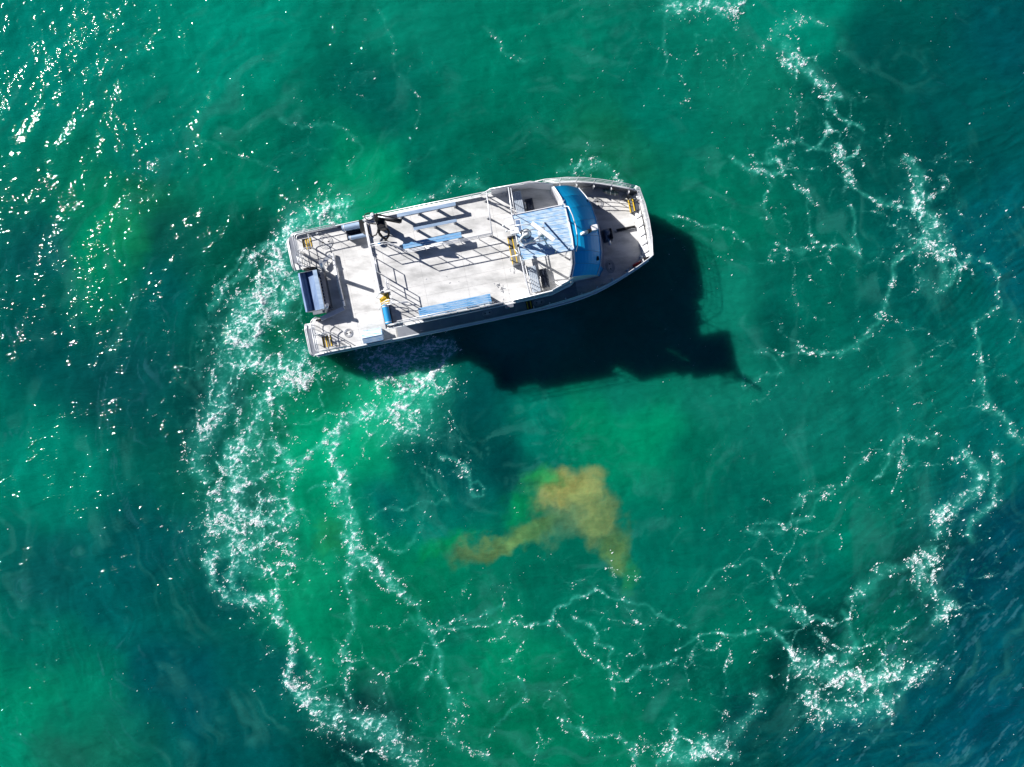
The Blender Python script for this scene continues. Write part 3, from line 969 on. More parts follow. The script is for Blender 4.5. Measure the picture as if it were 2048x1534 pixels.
def clip_poly(poly, x0, x1, y0, y1):
    for ax, lim, sgn in ((0, x0, 1), (0, x1, -1), (1, y0, 1), (1, y1, -1)):
        out = []
        for i in range(len(poly)):
            a, b_ = poly[i - 1], poly[i]
            ia, ib = (a[ax] - lim) * sgn >= 0, (b_[ax] - lim) * sgn >= 0
            if ia != ib:
                t = (lim - a[ax]) / (b_[ax] - a[ax])
                out.append((a[0] + t * (b_[0] - a[0]), a[1] + t * (b_[1] - a[1])))
            if ib:
                out.append(b_)
        poly = out
        if len(poly) < 3:
            return []
    return poly


def interp(tab, x):
    return float(np.interp(x, [t[0] for t in tab], [t[1] for t in tab]))


HALF = [(-8.6, 2.93), (-4, 2.95), (0, 2.93), (3.2, 2.88), (4.6, 2.78), (5.6, 2.60), (6.6, 2.28), (7.5, 1.94), (8.27, 1.60)]
half = lambda x: interp(HALF, x)

boat = thing('catamaran', 'aluminium catamaran workboat with a blue wheelhouse roof turning in green water', 'boat', B(0, 0, 0))

# ------------------------------------------------------------------ hulls and main deck
for sy in (1, -1):
    # each demihull: sections from transom to stem
    mb = MB()
    secs = []
    for x in np.linspace(-8.45, 8.15, 22):
        yo = half(x) - 0.02
        w = interp([(-8.45, 1.30), (0, 1.30), (4, 1.15), (6.5, 0.75), (8.15, 0.12)], x)
        keel = interp([(-8.45, -0.35), (4, -0.6), (7, -0.35), (8.15, 0.15)], x)
        yi = yo - w
        ym = (yo + yi) / 2 - 0.0
        tuck = interp([(-8.45, 0.10), (4, 0.16), (8.15, 0.02)], x)
        secs.append([(yo, 1.38), (yo - 0.02, 0.9), (yo - tuck, 0.15), (ym, keel), (yi + tuck * 0.5, 0.15), (yi, 0.9), (yi, 1.36)])
    xs_ = np.linspace(-8.45, 8.15, 22)
    n = 7
    vs, fs = [], []
    for x, s in zip(xs_, secs):
        vs += [B(x, sy * p[0], p[1]) for p in s]
    for i in range(21):
        for k in range(n):
            fs.append((i * n + k, i * n + (k + 1) % n, (i + 1) * n + (k + 1) % n, (i + 1) * n + k))
    fs.append(tuple(range(n)))
    fs.append(tuple(range(21 * n, 22 * n)))
    mb.add(vs, fs)
    hull = mb.build('hull', 'alu_dark', boat)
    # rub rail and bulwark run along the sheer
    xs_ = [x for x in np.arange(-8.3, 8.2, 0.55)] + [8.27]
    for i0 in range(0, len(xs_) - 1):
        x0, x1 = xs_[i0], xs_[i0 + 1]
        y0, y1 = half(x0), half(x1)
    mb = MB()
    mb.tube([B(x, sy * (half(x) + 0.035), 1.30) for x in xs_], 0.055, 6)
    mb.build('rub_rail', 'pipe', hull)
    mb = MB()
    top = lambda x: interp([(-8.3, 1.60), (0.5, 1.62), (3.0, 1.85), (5.0, 2.12), (8.3, 2.22)], x)
    for x0, x1 in zip(xs_[:-1], xs_[1:]):
        mb.prism([(x0, sy * half(x0)), (x1, sy * half(x1)), (x1, sy * (half(x1) - 0.03)), (x0, sy * (half(x0) - 0.03))], 1.36,
                 [0, 0, 0, 0] and 1.6 if False else (top(x0) + top(x1)) / 2)
    mb.build('bulwark', 'alu', hull)
    mb = MB()
    mb.tube([B(x, sy * (half(x) - 0.015), (top(x)) + 0.02) for x in xs_], 0.04, 6)
    mb.build('gunwale_cap', 'pipe', hull)
    if True:                                    # bulwark frames, one under each rail post
        for x in np.arange(2.4, 8.1, 0.78):
            y = half(x) - 0.03
            MB().prism([(x - 0.02, sy * y), (x + 0.02, sy * y), (x + 0.02, sy * (y - 0.16)), (x - 0.02, sy * (y - 0.16))], 1.47, top(x) - 0.05).build('bulwark_frame', 'white', hull)

# bow plate
mb = MB()
mb.prism([(8.27, -1.6), (8.36, -0.8), (8.38, 0), (8.36, 0.8), (8.27, 1.6), (8.235, 1.6), (8.33, 0), (8.235, -1.6)], 0.85, 2.2)
bow = mb.build('bow_plate', 'white', boat)
MB().tube([B(8.27, -1.6, 2.22), B(8.36, -0.8, 2.22), B(8.38, 0, 2.22), B(8.36, 0.8, 2.22), B(8.27, 1.6, 2.22)], 0.035).build('gunwale_cap', 'pipe', bow)
for y in (-1.25, -0.85, -0.42, 0.02, 0.45, 1.2):
    MB().beam(B(8.31, y, 2.16), B(7.98, y, 1.72), 0.022, 0.05).build('bow_frame', 'alu', bow)
for y in np.arange(-1.5, 1.5, 0.43):
    MB().prism([(8.24, y), (8.24, y + 0.425), (7.99, y + 0.425), (7.99, y)], [1.95, 1.95, 1.50, 1.50], [1.97, 1.97, 1.52, 1.52]).build('sloping_plate', 'white', bow)

OUT = [(x, half(x) - 0.04) for x in (-8.1, -6, -4, 0, 3.2, 4.6, 5.6, 6.6, 7.5, 8.22)]
outline = OUT + [(8.3, 0)] + [(x, -y) for x, y in reversed(OUT)]
slab = MB()
slab.prism([(-7.3, 2.90)] + OUT[1:] + [(8.3, 0)] + [(x, -y) for x, y in reversed(OUT[1:])] + [(-7.3, -2.90)], 1.25, 1.438)
main_deck = slab.build('main_deck', 'gap', boat)
# plates of the main deck: aft working deck, side decks, foredeck
WELLS = [(-7.86, -7.40, 2.12, 2.66), (-7.86, -7.40, -2.66, -2.12)]


def plates(parent, name, poly, xcuts, ycuts, z0, z1, holes=(), mat='deck', gap=0.003):
    for x0, x1 in zip(xcuts[:-1], xcuts[1:]):
        for y0, y1 in zip(ycuts[:-1], ycuts[1:]):
            cx, cy = (x0 + x1) / 2, (y0 + y1) / 2
            if any(h[0] < cx < h[1] and h[2] < cy < h[3] for h in holes):
                continue
            p = clip_poly(poly, x0 + gap, x1 - gap, y0 + gap, y1 - gap)
            if len(p) >= 3:
                MB().prism(p, z0, z1 + random.uniform(-0.001, 0.001)).build(name, mat, parent)


aft_poly = [(-8.12, 2.90), (-4.3, 2.90), (-4.3, -2.90), (-8.12, -2.90)]
plates(main_deck, 'deck_plate', aft_poly, [-7.40, -6.95, -6.05, -4.6, -4.25], [-2.95, -2.66, -2.12, -1.35, 1.25, 2.12, 2.66, 2.95], 1.40, 1.45)
for sy in (1, -1):
    yc = sorted([sy * 1.2, sy * 2.12, sy * 2.66, sy * 2.90])
    plates(main_deck, 'deck_plate', aft_poly, [-8.12, -7.86, -7.40], yc, 1.25, 1.45, WELLS)
MB().box(-8.05, -7.40, -1.0, 1.05, 1.15, 1.40).build('stern_crossbeam', 'alu_dark', main_deck)
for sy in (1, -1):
    plates(main_deck, 'side_deck_plate', outline, [-4.25, -2.0, 0.2, 2.05, 2.38, 4.6], sorted([sy * 2.2, sy * 2.96]), 1.40, 1.45, mat='alu_dark')  # darker than the sunlit aft plates: cabin shade put into the colour
plates(main_deck, 'foredeck_plate', outline, [4.6, 5.4, 6.9, 8.22], [-2.9, -1.4, 0.02, 1.45, 2.9], 1.44, 1.455)
# low steps on the transom of each hull
for sy in (1, -1):
    st = MB().box(-8.62, -8.13, sy * 1.32 if sy > 0 else -2.90, 2.90 if sy > 0 else -1.32, 0.95, 1.05, 0.02).build('transom_platform', 'white', boat)
    MB().box(-8.50, -8.18, sy * 2.1 - 0.25, sy * 2.1 + 0.25, 1.051, 1.20, 0.01).build('step', 'deck', st)
    MB().tube([B(-8.6, sy * 1.35, 1.12), B(-8.66, sy * 1.6, 1.12), B(-8.66, sy * 2.75, 1.12), B(-8.55, sy * 2.92, 1.12)], 0.03).build('fender_pipe', 'pipe', st)
    MB().tube([B(-8.5, sy * 1.35, 1.25), B(-8.56, sy * 1.6, 1.25), B(-8.56, sy * 2.75, 1.25), B(-8.45, sy * 2.92, 1.25)], 0.03).build('fender_pipe', 'pipe', st)
    # the well with its steps
    x0, x1, y0, y1 = -7.86, -7.40, sy * 2.39 - 0.27, sy * 2.39 + 0.27
    well = MB()
    well.box(x0, x1, y0, y1, 0.95, 0.97)
    well.box(x0 - 0.02, x0, y0, y1, 0.45, 1.42).box(x1, x1 + 0.02, y0, y1, 0.45, 1.42)
    well.box(x0, x1, y0 - 0.02, y0, 0.45, 1.42).box(x0, x1, y1, y1 + 0.02, 0.45, 1.42)
    w = well.build('stair_well', 'black', boat)
    for k in range(4):
        xx = x0 + 0.02 + k * 0.115
        z = 1.345 + 0.02 * k
        MB().box(xx, xx + 0.045, y0 + 0.01, y1 - 0.01, z, z + 0.03).build('step_edge', 'yellow', w)
    MB().box(x0 + 0.07, x0 + 0.13, y0 + 0.01, y1 - 0.01, 1.16, 1.17).build('step', 'tread', w)

# ------------------------------------------------------------------ cabin, upper deck
cab = MB()
cabp = [(-3.95, -2.28), (3.2, -2.28), (4.8, -2.1), (5.45, -1.85), (5.45, 1.85), (4.8, 2.1), (3.2, 2.28), (-3.95, 2.28)]
cab.prism(cabp, 1.45, [3.60] * 8)
cab = MB()
cab.prism([(-3.95, -2.28), (3.2, -2.28), (4.3, -2.16), (4.3, 2.16), (3.2, 2.28), (-3.95, 2.28)], 1.45, 3.60)
cabin = cab.build('cabin', 'white', boat)
for sy in (1, -1):
    for x in (-3.2, -1.9, -0.6, 0.7, 2.0):
        wd = MB().box(x, x + 0.95, sy * 2.283 - 0.004, sy * 2.283 + 0.004, 2.35, 3.15)
        wd.build('window', 'glass', cabin)
MB().box(-3.956, -3.952, -0.5, 0.35, 1.5, 3.4).build('cabin_door', 'alu_dark', cabin)

UPH = [(-4.36, 2.50), (1.0, 2.50), (3.2, 2.46), (4.15, 2.2)]
up_out = [(x, y) for x, y in UPH] + [(4.38, 1.45), (4.46, 0.9), (4.5, 0)] + [(4.46, -0.9), (4.38, -1.45)] + [(x, -y) for x, y in reversed(UPH)]
upper = MB().prism([(-4.36, 2.5), (4.0, 2.3), (4.3, 0), (4.0, -2.3), (-3.86, -2.5), (-3.86, -0.9), (-4.36, -0.9)], 3.60, 3.736).build('upper_deck', 'gap', boat)
plates(upper, 'deck_plate', up_out, [-4.36, -3.86, -2.3, -0.4, 1.35, 2.85, 4.5], [-2.5, -1.42, -0.92, 0.35, 1.5, 2.5], 3.70, 3.75, holes=[(-4.36, -3.86, -1.42, -0.92)])
MB().box(-4.42, -4.37, -2.5, -1.45, 3.55, 3.80).build('deck_edge_trim', 'pipe', upper)
for sy in (1, -1):
    MB().tube([B(x, sy * (y + 0.02), 3.72) for x, y in UPH], 0.045).build('deck_edge_trim', 'pipe', upper)
    # outboard walkway rail on low brackets
    rl = MB().tube([B(x, sy * (y + 0.06), 3.98) for x, y in UPH], 0.022).build('edge_rail', 'pipe', upper)
    for x in np.arange(-4.2, 1.1, 0.95):
        MB().tube([B(x, sy * 2.53, 3.74), B(x, sy * 2.56, 3.98)], 0.016, 5).build('bracket', 'pipe', upper)
# coaming round the port side and aft lip
MB().box(-4.38, 1.0, 2.40, 2.44, 3.752, 3.90).build('side_coaming', 'white', upper)
MB().box(-2.75, 0.95, -2.46, -2.42, 3.752, 4.22).build('side_coaming', 'alu', upper)
bm_ = MB().box(-4.39, -4.28, -0.92, 2.30, 3.752, 3.88, 0.012).build('aft_beam', 'white', upper)
for y in (-0.6, 0.1, 0.9, 1.7):
    MB().box(-4.279, -4.22, y, y + 0.05, 3.752, 3.86).build('beam_bracket', 'alu_dark', bm_)

# ------------------------------------------------------------------ flybridge, wheelhouse front, canopy
wh = MB().prism([(2.9, 2.42), (3.2, 2.40), (4.12, 2.12), (4.12, 2.09), (3.2, 2.37), (2.9, 2.39)], 3.752, 4.80).build('wheelhouse', 'white', boat)
for sy in (1, -1):
    MB().prism([(1.45, sy * 2.46), (3.2, sy * 2.40), (3.2, sy * 2.37), (1.45, sy * 2.43)], 3.752, 4.70).build('cockpit_side', 'white', wh)
    if sy < 0:
        MB().prism([(3.2, -2.40), (4.12, -2.12), (4.12, -2.09), (3.2, -2.37)], 3.752, 5.0).build('cockpit_side', 'white', wh)
    MB().tube([B(0.95, sy * 2.45, 4.05), B(1.45, sy * 2.47, 4.72), B(3.2, sy * 2.42, 4.80), B(4.15, sy * 2.1, 4.86)], 0.028).build('cockpit_rail', 'pipe', wh)
BACK = [(4.15, 2.0), (4.38, 1.45), (4.46, 0.9), (4.50, 0.3), (4.50, -0.3), (4.46, -0.9), (4.38, -1.45), (4.15, -2.0)]
ZFR = [2.60, 2.88, 3.15, 3.38, 3.48, 3.48, 3.44, 3.40]
FRONT = [bxy(px, py, z) for (px, py), z in zip([(1157, 376), (1171, 392), (1183, 412), (1192, 438), (1199, 472), (1202, 505), (1200, 530), (1194, 550)], ZFR)]
LOW = [(5.75, 2.02), (6.03, 1.66), (6.20, 0.95), (6.31, 0.3), (6.31, -0.3), (6.22, -0.95), (6.06, -1.62), (5.80, -1.95)]
ZB, ZF, ZL = 4.85, 2.60, 1.47


def lerp(a, b_, t):
    return tuple(a[i] * (1 - t) + b_[i] * t for i in range(len(a)))


def sheet(pa, pb, za, zb, seg=3, belly=0.0):
    """panel between two edges, with thickness"""
    mb = MB()
    vs = []
    for k in range(seg + 1):
        t = k / seg
        for q in (0, 1):
            zbq = zb[q] if isinstance(zb, tuple) else zb
            zaq = za[q] if isinstance(za, tuple) else za
            zz = zaq * (1 - t) + zbq * t + belly * math.sin(math.pi * t)
            p = lerp(pa[q], pb[q], t)
            vs.append(B(p[0], p[1], zz))
    n = len(vs)
    vs += [v - Vector((0, 0, 0.035)) for v in vs]
    fs = []
    for k in range(seg):
        a = 2 * k
        fs.append((a, a + 1, a + 3, a + 2))
        fs.append((n + a, n + a + 2, n + a + 3, n + a + 1))
        fs.append((a, a + 2, n + a + 2, n + a))
        fs.append((a + 1, n + a + 1, n + a + 3, a + 3))
    fs.append((0, n, n + 1, 1))
    fs.append((2 * seg, 2 * seg + 1, n + 2 * seg + 1, n + 2 * seg))
    return mb.add(vs, fs)


for i in range(7):
    g = 0.009
    a0, a1 = lerp(BACK[i], BACK[i + 1], g), lerp(BACK[i], BACK[i + 1], 1 - g)
    b0, b1 = lerp(FRONT[i], FRONT[i + 1], g), lerp(FRONT[i], FRONT[i + 1], 1 - g)
    sheet((a0, a1), (b0, b1), ZB, (ZFR[i], ZFR[i + 1]), 8, 0.34).build('roof_panel', 'roof', wh)
    c0, c1 = lerp(FRONT[i], FRONT[i + 1], g), lerp(FRONT[i], FRONT[i + 1], 1 - g)
    d0, d1 = lerp(LOW[i], LOW[i + 1], g), lerp(LOW[i], LOW[i + 1], 1 - g)
    sheet((c0, c1), (d0, d1), (ZFR[i] - 0.04, ZFR[i + 1] - 0.04), ZL, 1).build('front_panel', 'roof2' if i == 6 else 'strip', wh)
    # windscreen coaming facing the cockpit
    e0, e1 = (BACK[i][0] - 0.10, BACK[i][1]), (BACK[i + 1][0] - 0.10, BACK[i + 1][1])
    MB().prism([BACK[i], BACK[i + 1], e1, e0], 3.752, ZB + 0.01).build('windscreen_coaming', 'white' if i < 3 else 'alu', wh)
MB().tube([B(p[0] + 0.01, p[1], z + 0.03) for p, z in zip(FRONT, ZFR)], 0.022).build('roof_edge_trim', 'pipe', wh)
MB().tube([B(p[0], p[1], ZB + 0.03) for p in BACK], 0.022).build('roof_edge_trim', 'pipe', wh)
for sy in (1, -1):
    f, b_, l = (FRONT[0], BACK[0], LOW[0]) if sy > 0 else (FRONT[-1], BACK[-1], LOW[-1])
    mb = MB()
    ZF = ZFR[0] if sy > 0 else ZFR[-1]
    pts = [(4.15, 1.45), (l[0], 1.45), (f[0], ZF - 0.03)]
    for k in range(1, 6):
        t = k / 5
        pts.append((f[0] * (1 - t) + b_[0] * t, ZF * (1 - t) + ZB * t + 0.34 * math.sin(math.pi * t) - 0.03))
    yy = [b_[1], l[1], f[1]] + [f[1] * (1 - k / 5) + b_[1] * k / 5 for k in range(1, 6)]
    vs = [B(p[0], y * 0.995, p[1]) for p, y in zip(pts, yy)] + [B(p[0], y * 0.97, p[1]) for p, y in zip(pts, yy)]
    n = len(pts)
    mb.add(vs, [tuple(range(n)), tuple(range(n, 2 * n))] + [(i, (i + 1) % n, n + (i + 1) % n, n + i) for i in range(n)])
    mb.build('side_wall', 'white', wh)
# curved grab rail that follows the back of the blue roof
MB().tube([B(4.46, 1.02, 5.05), B(4.56, 0.95, 5.2), B(4.66, 0.55, 5.2), B(4.70, 0.1, 5.2), B(4.68, -0.4, 5.2), B(4.60, -0.8, 5.2), B(4.52, -0.98, 5.05)], 0.026).build('grab_rail', 'pipe', wh)
for (px, py) in ((1173, 405), (1195, 517)):
    zw = 3.15 if py < 450 else 3.75
    x, y = bxy(px, py, zw)
    wp = MB().box(x - 0.10, x + 0.06, y - 0.09, y + 0.09, zw - 0.25, zw + 0.12, 0.02)
    wp.tube([B(x - 0.05, y - 0.1, zw + 0.05), B(x - 0.22, y - 0.16, zw + 0.2)], 0.015)
    wp.build('wiper_motor', 'black', wh)

can = MB().box(2.12, 4.22, -1.0, 0.84, 6.30, 6.412).build('canopy', 'white', boat)
ncp = 10
for i in range(ncp):
    y0 = -1.06 + i * (1.90 / ncp)
    if i in (7, 8):
        MB().box(2.36, 4.26, y0 + 0.007, y0 + 1.90 / ncp - 0.007, 6.40, 6.425 + random.uniform(0, 0.004)).build('roof_plank', 'plank', can)
    else:
        MB().box(2.08 + (0.0 if i != 6 else 0.28), 4.26, y0 + 0.007, y0 + 1.90 / ncp - 0.007, 6.40, 6.425 + random.uniform(0, 0.004)).build('roof_plank', 'plank', can)
MB().box(2.16, 2.33, 0.10, 0.60, 6.41, 6.425).build('skylight', 'steel', can)
for yy in (-1.07, 0.85):
    MB().box(2.06, 4.28, yy - 0.015, yy + 0.015, 6.36, 6.46).build('edge_trim', 'white', can)
for xx in (2.06, 4.28):
    MB().box(xx - 0.02, xx + 0.02, -1.09, 0.87, 6.36, 6.46).build('edge_trim', 'white', can)
for x in (2.2, 4.1):
    for y in (-0.95, 0.75):
        MB().tube([B(x, y, 3.75), B(x, y, 6.3)], 0.035).build('post', 'pipe', can)


def rail(parent, pts, z0, z1, posts, mids=(0.5,), r=0.022, ends=True, pr=None, mat='pipe', name='guard_rail'):
    """pts: boat x, y along the top pipe; posts: distances along it where the stanchions stand"""
    P = [Vector((p[0], p[1])) for p in pts]
    # round the corners a little
    Q = [P[0]]
    for i in range(1, len(P) - 1):
        a, b_, c = P[i - 1], P[i], P[i + 1]
        k = min(0.14, (b_ - a).length / 2, (c - b_).length / 2)
        p0 = b_ + (a - b_).normalized() * k
        p1 = b_ + (c - b_).normalized() * k
        Q += [p0, (p0 + p1) / 2 * 0.5 + b_ * 0.5, p1]
    Q.append(P[-1])
    line = [B(q.x, q.y, z1) for q in Q]
    if ends:
        line = [B(Q[0].x, Q[0].y, z0)] + [B(Q[0].x, Q[0].y, z1 - 0.08)] + line + [B(Q[-1].x, Q[-1].y, z1 - 0.08)] + [B(Q[-1].x, Q[-1].y, z0)]
    top = MB().tube(line, r).build(name, mat, parent)
    for f in mids:
        MB().tube([B(q.x, q.y, z0 + (z1 - z0) * f) for q in Q], r * 0.8).build('mid_rail', mat, top if top.parent.parent is None else parent)
    lens = [0]
    for a, b_ in zip(Q[:-1], Q[1:]):
        lens.append(lens[-1] + (b_ - a).length)
    for d in posts:
        t = d * lens[-1]
        for i in range(len(Q) - 1):
            if lens[i] <= t <= lens[i + 1] + 1e-6:
                q = Q[i] + (Q[i + 1] - Q[i]) * ((t - lens[i]) / max(1e-6, lens[i + 1] - lens[i]))
                MB().tube([B(q.x, q.y, z0), B(q.x, q.y, z1)], (pr or r) * 0.95, 6).build('stanchion', mat, top if top.parent.parent is None else parent)
                break
    return top


# passenger rail round the benches, with a thwartship leg to port
rail(boat, [(-2.70, 0.58), (1.13, 0.57)], 3.75, 4.75, [0.21, 0.42, 0.63, 0.84], mids=(0.35, 0.7))
r5 = rail(boat, [(1.13, 0.57), (1.25, 2.40)], 3.75, 4.75, [0.02, 0.45, 0.9], mids=(), r=0.026, pr=0.04)
for t in (0.03, 0.46, 0.88):
    x, y = 1.13 + 0.12 * t, 0.57 + 1.83 * t
    MB().prism([(x - 0.16, y + 0.015), (x - 0.02, y + 0.015), (x - 0.02, y - 0.015), (x - 0.16, y - 0.015)], 3.752, [3.76, 4.1, 4.1, 3.76]).build('gusset', 'alu_dark', r5)
# rails by the aft beam and the companionway
rail(boat, [(-4.20, 1.15), (-3.45, 1.15), (-2.75, 0.62)], 3.75, 4.70, [0.35, 0.7], mids=(0.5,))
rail(boat, [(-4.14, 0.62), (-4.14, -0.05)], 3.75, 4.65, [], mids=(0.6,))
rail(boat, [(-3.80, -0.38), (-3.80, -0.86)], 3.75, 4.75, [0.5], mids=(0.5,))
rail(boat, [(-3.84, -1.48), (-3.1, -1.60)], 3.75, 4.6, [0.5], mids=(0.5,))
rail(boat, [(-3.72, -2.34), (0.60, -2.36)], 3.75, 4.50, [0.12, 0.32, 0.52, 0.72, 0.9], mids=())
rail(boat, [(-4.15, -2.44), (-3.72, -2.42), (-0.40, -2.47), (1.0, -2.47)], 3.75, 4.62, [0.08, 0.24, 0.42, 0.6, 0.8], mids=(0.55,))
# cockpit aft rail with its frame
rail(boat, [(2.22, 2.36), (2.14, 1.1), (2.14, -1.0), (2.22, -2.36)], 3.75, 4.82, [0.18, 0.3, 0.68, 0.85], mids=(0.5, 0.9), r=0.026)
rail(boat, [(2.32, 2.3), (2.26, 1.1)], 3.75, 4.85, [0.4, 0.75], mids=(), r=0.02)
rail(boat, [(2.26, -1.1), (2.32, -2.3)], 3.75, 4.85, [0.4, 0.75], mids=(), r=0.02)

# companionway down to the aft deck
cw = MB().box(-4.34, -3.88, -1.44, -1.42, 2.2, 3.74).box(-4.34, -3.88, -0.92, -0.90, 2.2, 3.74).build('companionway', 'alu_dark', boat)
for k in range(7):
    x = -3.93 - k * 0.105
    z = 3.55 - k * 0.27
    MB().box(x - 0.10, x, -1.41, -0.93, z, z + 0.03).build('step', 'tread', cw)
    MB().box(x - 0.12, x - 0.075, -1.41, -0.93, z + 0.031, z + 0.05).build('step_edge', 'yellow', cw)
for y in (-0.90, -1.46):
    MB().tube([B(-3.75, y, 4.55), B(-4.1, y, 4.5), B(-4.75, y, 2.4), B(-4.75, y, 1.46)], 0.022).build('handrail', 'pipe', cw)
MB().tube([B(-4.35, -1.38, 3.9), B(-4.0, -1.30, 4.15), B(-3.75, -1.36, 4.2), B(-3.75, -1.52, 4.2), B(-4.0, -1.52, 4.15), B(-4.35, -1.48, 3.9)], 0.02, closed=True).build('handrail', 'pipe', cw)

# short stair up to the canopy platform
sts = MB().box(1.76, 1.79, -0.90, 0.32, 3.752, 3.98).box(1.76, 2.10, 0.32, 0.34, 3.752, 4.5).box(1.76, 2.10, -0.92, -0.90, 3.752, 4.5).build('stair', 'alu_dark', boat)
for k, (x0, z) in enumerate(((1.79, 4.02), (1.98, 4.34))):
    MB().box(x0, x0 + 0.17, -0.89, 0.31, z, z + 0.03).build('step', 'tread', sts)
    MB().box(x0 - 0.04, x0 - 0.002, -0.89, 0.31, z + 0.004, z + 0.036).build('step_edge', 'yellow', sts)
MB().tube([B(1.70, -0.62, 4.95), B(2.6, -0.62, 5.05)], 0.025).build('handrail', 'pipe', sts)
MB().tube([B(1.55, -0.62, 4.85), B(1.70, -0.62, 4.95), B(1.70, -0.62, 3.76)], 0.022).build('handrail', 'pipe', sts)
MB().tube([B(1.72, 1.12, 4.6), B(2.2, 1.1, 4.9), B(2.75, 1.1, 4.9)], 0.025).build('handrail', 'pipe', sts)

# ------------------------------------------------------------------ foredeck rails
for sy in (1, -1):
    xr = [x for x in (3.0, 4.0, 5.0, 5.8, 6.6, 7.4, 8.02)]
    line = [B(x, sy * (half(x) - 0.02), 3.0 if x > 3.4 else 2.6) for x in xr]
    if sy > 0:
        pass
    top_r = MB().tube([B(2.6, sy * (half(2.6) - 0.02), 1.95)] + line, 0.02).build('bow_rail', 'pipe', boat)
    for zz in (2.48, 2.74):
        MB().tube([B(x, sy * (half(x) - 0.02), zz) for x in xr[1:]], 0.015).build('mid_rail', 'pipe', top_r)
    for x in np.arange(3.95, 8.1, 0.78):
        MB().tube([B(x, sy * (half(x) - 0.03), 2.05), B(x, sy * (half(x) - 0.02), 2.99)], 0.018).build('stanchion', 'pipe', top_r)
fr = MB().tube([B(8.02, 1.68, 3.0), B(8.18, 1.58, 3.0), B(8.30, 0.8, 3.0), B(8.33, 0, 3.0), B(8.30, -0.8, 3.0), B(8.18, -1.58, 3.0), B(8.02, -1.68, 3.0)], 0.022).build('bow_rail', 'pipe', boat)
for zz in (2.42, 2.61, 2.80):
    MB().tube([B(8.02, 1.68, zz), B(8.18, 1.58, zz), B(8.30, 0.8, zz), B(8.33, 0, zz), B(8.30, -0.8, zz), B(8.18, -1.58, zz), B(8.02, -1.68, zz)], 0.016).build('mid_rail', 'pipe', fr)
for y in (-1.55, -1.1, -0.68, -0.25, 0.18, 0.6, 1.05, 1.52):
    MB().tube([B(8.33 - 0.05 * y * y, y, 2.2), B(8.33 - 0.05 * y * y, y, 3.0)], 0.017).build('stanchion', 'pipe', fr)

# ------------------------------------------------------------------ aft deck rails
for sy in (1, -1):
    rail(boat, [(-8.0, sy * 1.75), (-8.02, sy * 2.82), (-6.05 if sy > 0 else -6.6, sy * 2.84)], 1.45, 2.42, [0.3, 0.52, 0.75], mids=(0.33, 0.66), r=0.021)
    rail(boat, [(-8.03, sy * 2.0), (-8.03, sy * 1.35), (-7.75, sy * 1.22)], 1.45, 2.25, [0.5], mids=(0.33, 0.66), r=0.021)
    rail(boat, [(-7.92, sy * 2.03), (-7.30, sy * 2.03)], 1.45, 2.35, [0.5], mids=(0.5,), r=0.021)
    rail(boat, [(-7.36, sy * 2.70), (-7.34, sy * 2.10)], 1.45, 2.1, [], mids=(), r=0.02)
    MB().box(-8.0, -7.9, sy * 1.95 - 0.03, sy * 1.95 + 0.03, 1.46, 2.05).build('gate_post', 'white', boat)

# hatches in the decks
def hatch(cx, cy, rx, ry, z, name='deck_hatch'):
    rings = []
    mb = MB()
    n = 20
    for k in range(3):
        f = 1 - 0.2 * k
        mb.tube([B(cx + rx * f * math.cos(a) * (1 if rx > ry else 1), cy + ry * f * math.sin(a), z + 0.012) for a in np.linspace(0, 2 * math.pi, n, endpoint=False)], 0.013, 5, closed=True)
    h = mb.build(name, 'alu_dark', boat)
    lid = MB()
    pts = [(cx + rx * math.cos(a), cy + ry * math.sin(a)) for a in np.linspace(0, 2 * math.pi, n, endpoint=False)]
    lid.prism(pts, z + 0.001, z + 0.009)
    lid.build('hatch_lid', 'deck' if z < 1.452 else 'deck', h)
    long_x = rx >= ry
    for s_ in (-1, 1):
        c = B(cx + (s_ * rx * 0.4 if long_x else 0), cy + (0 if long_x else s_ * ry * 0.4), z + 0.01)
        MB().lathe(c, [(0.035, 0), (0.035, 0.015), (0.01, 0.02)], 8).build('hatch_latch', 'black', h)


hatch(6.39, -1.57, 0.20, 0.30, 1.456)
hatch(6.42, 1.50, 0.24, 0.25, 1.456)
hatch(2.70, -2.58, 0.28, 0.19, 1.452)
hatch(0.17, -2.58, 0.26, 0.18, 1.452)
hatch(-6.75, 2.30, 0.33, 0.33, 1.452)
hatch(-6.55, -2.2, 0.2, 0.2, 1.452)
sd = MB().box(2.06, 2.37, -2.80, -2.42, 1.452, 1.47).build('side_step', 'black', boat)
for x in (2.10, 2.27):
    MB().box(x, x + 0.05, -2.79, -2.43, 1.471, 1.50).build('step_edge', 'yellow', sd)
MB().box(1.05, 1.45, -2.70, -2.52, 3.55, 3.74, 0.02).build('fairlead', 'alu_dark', boat)

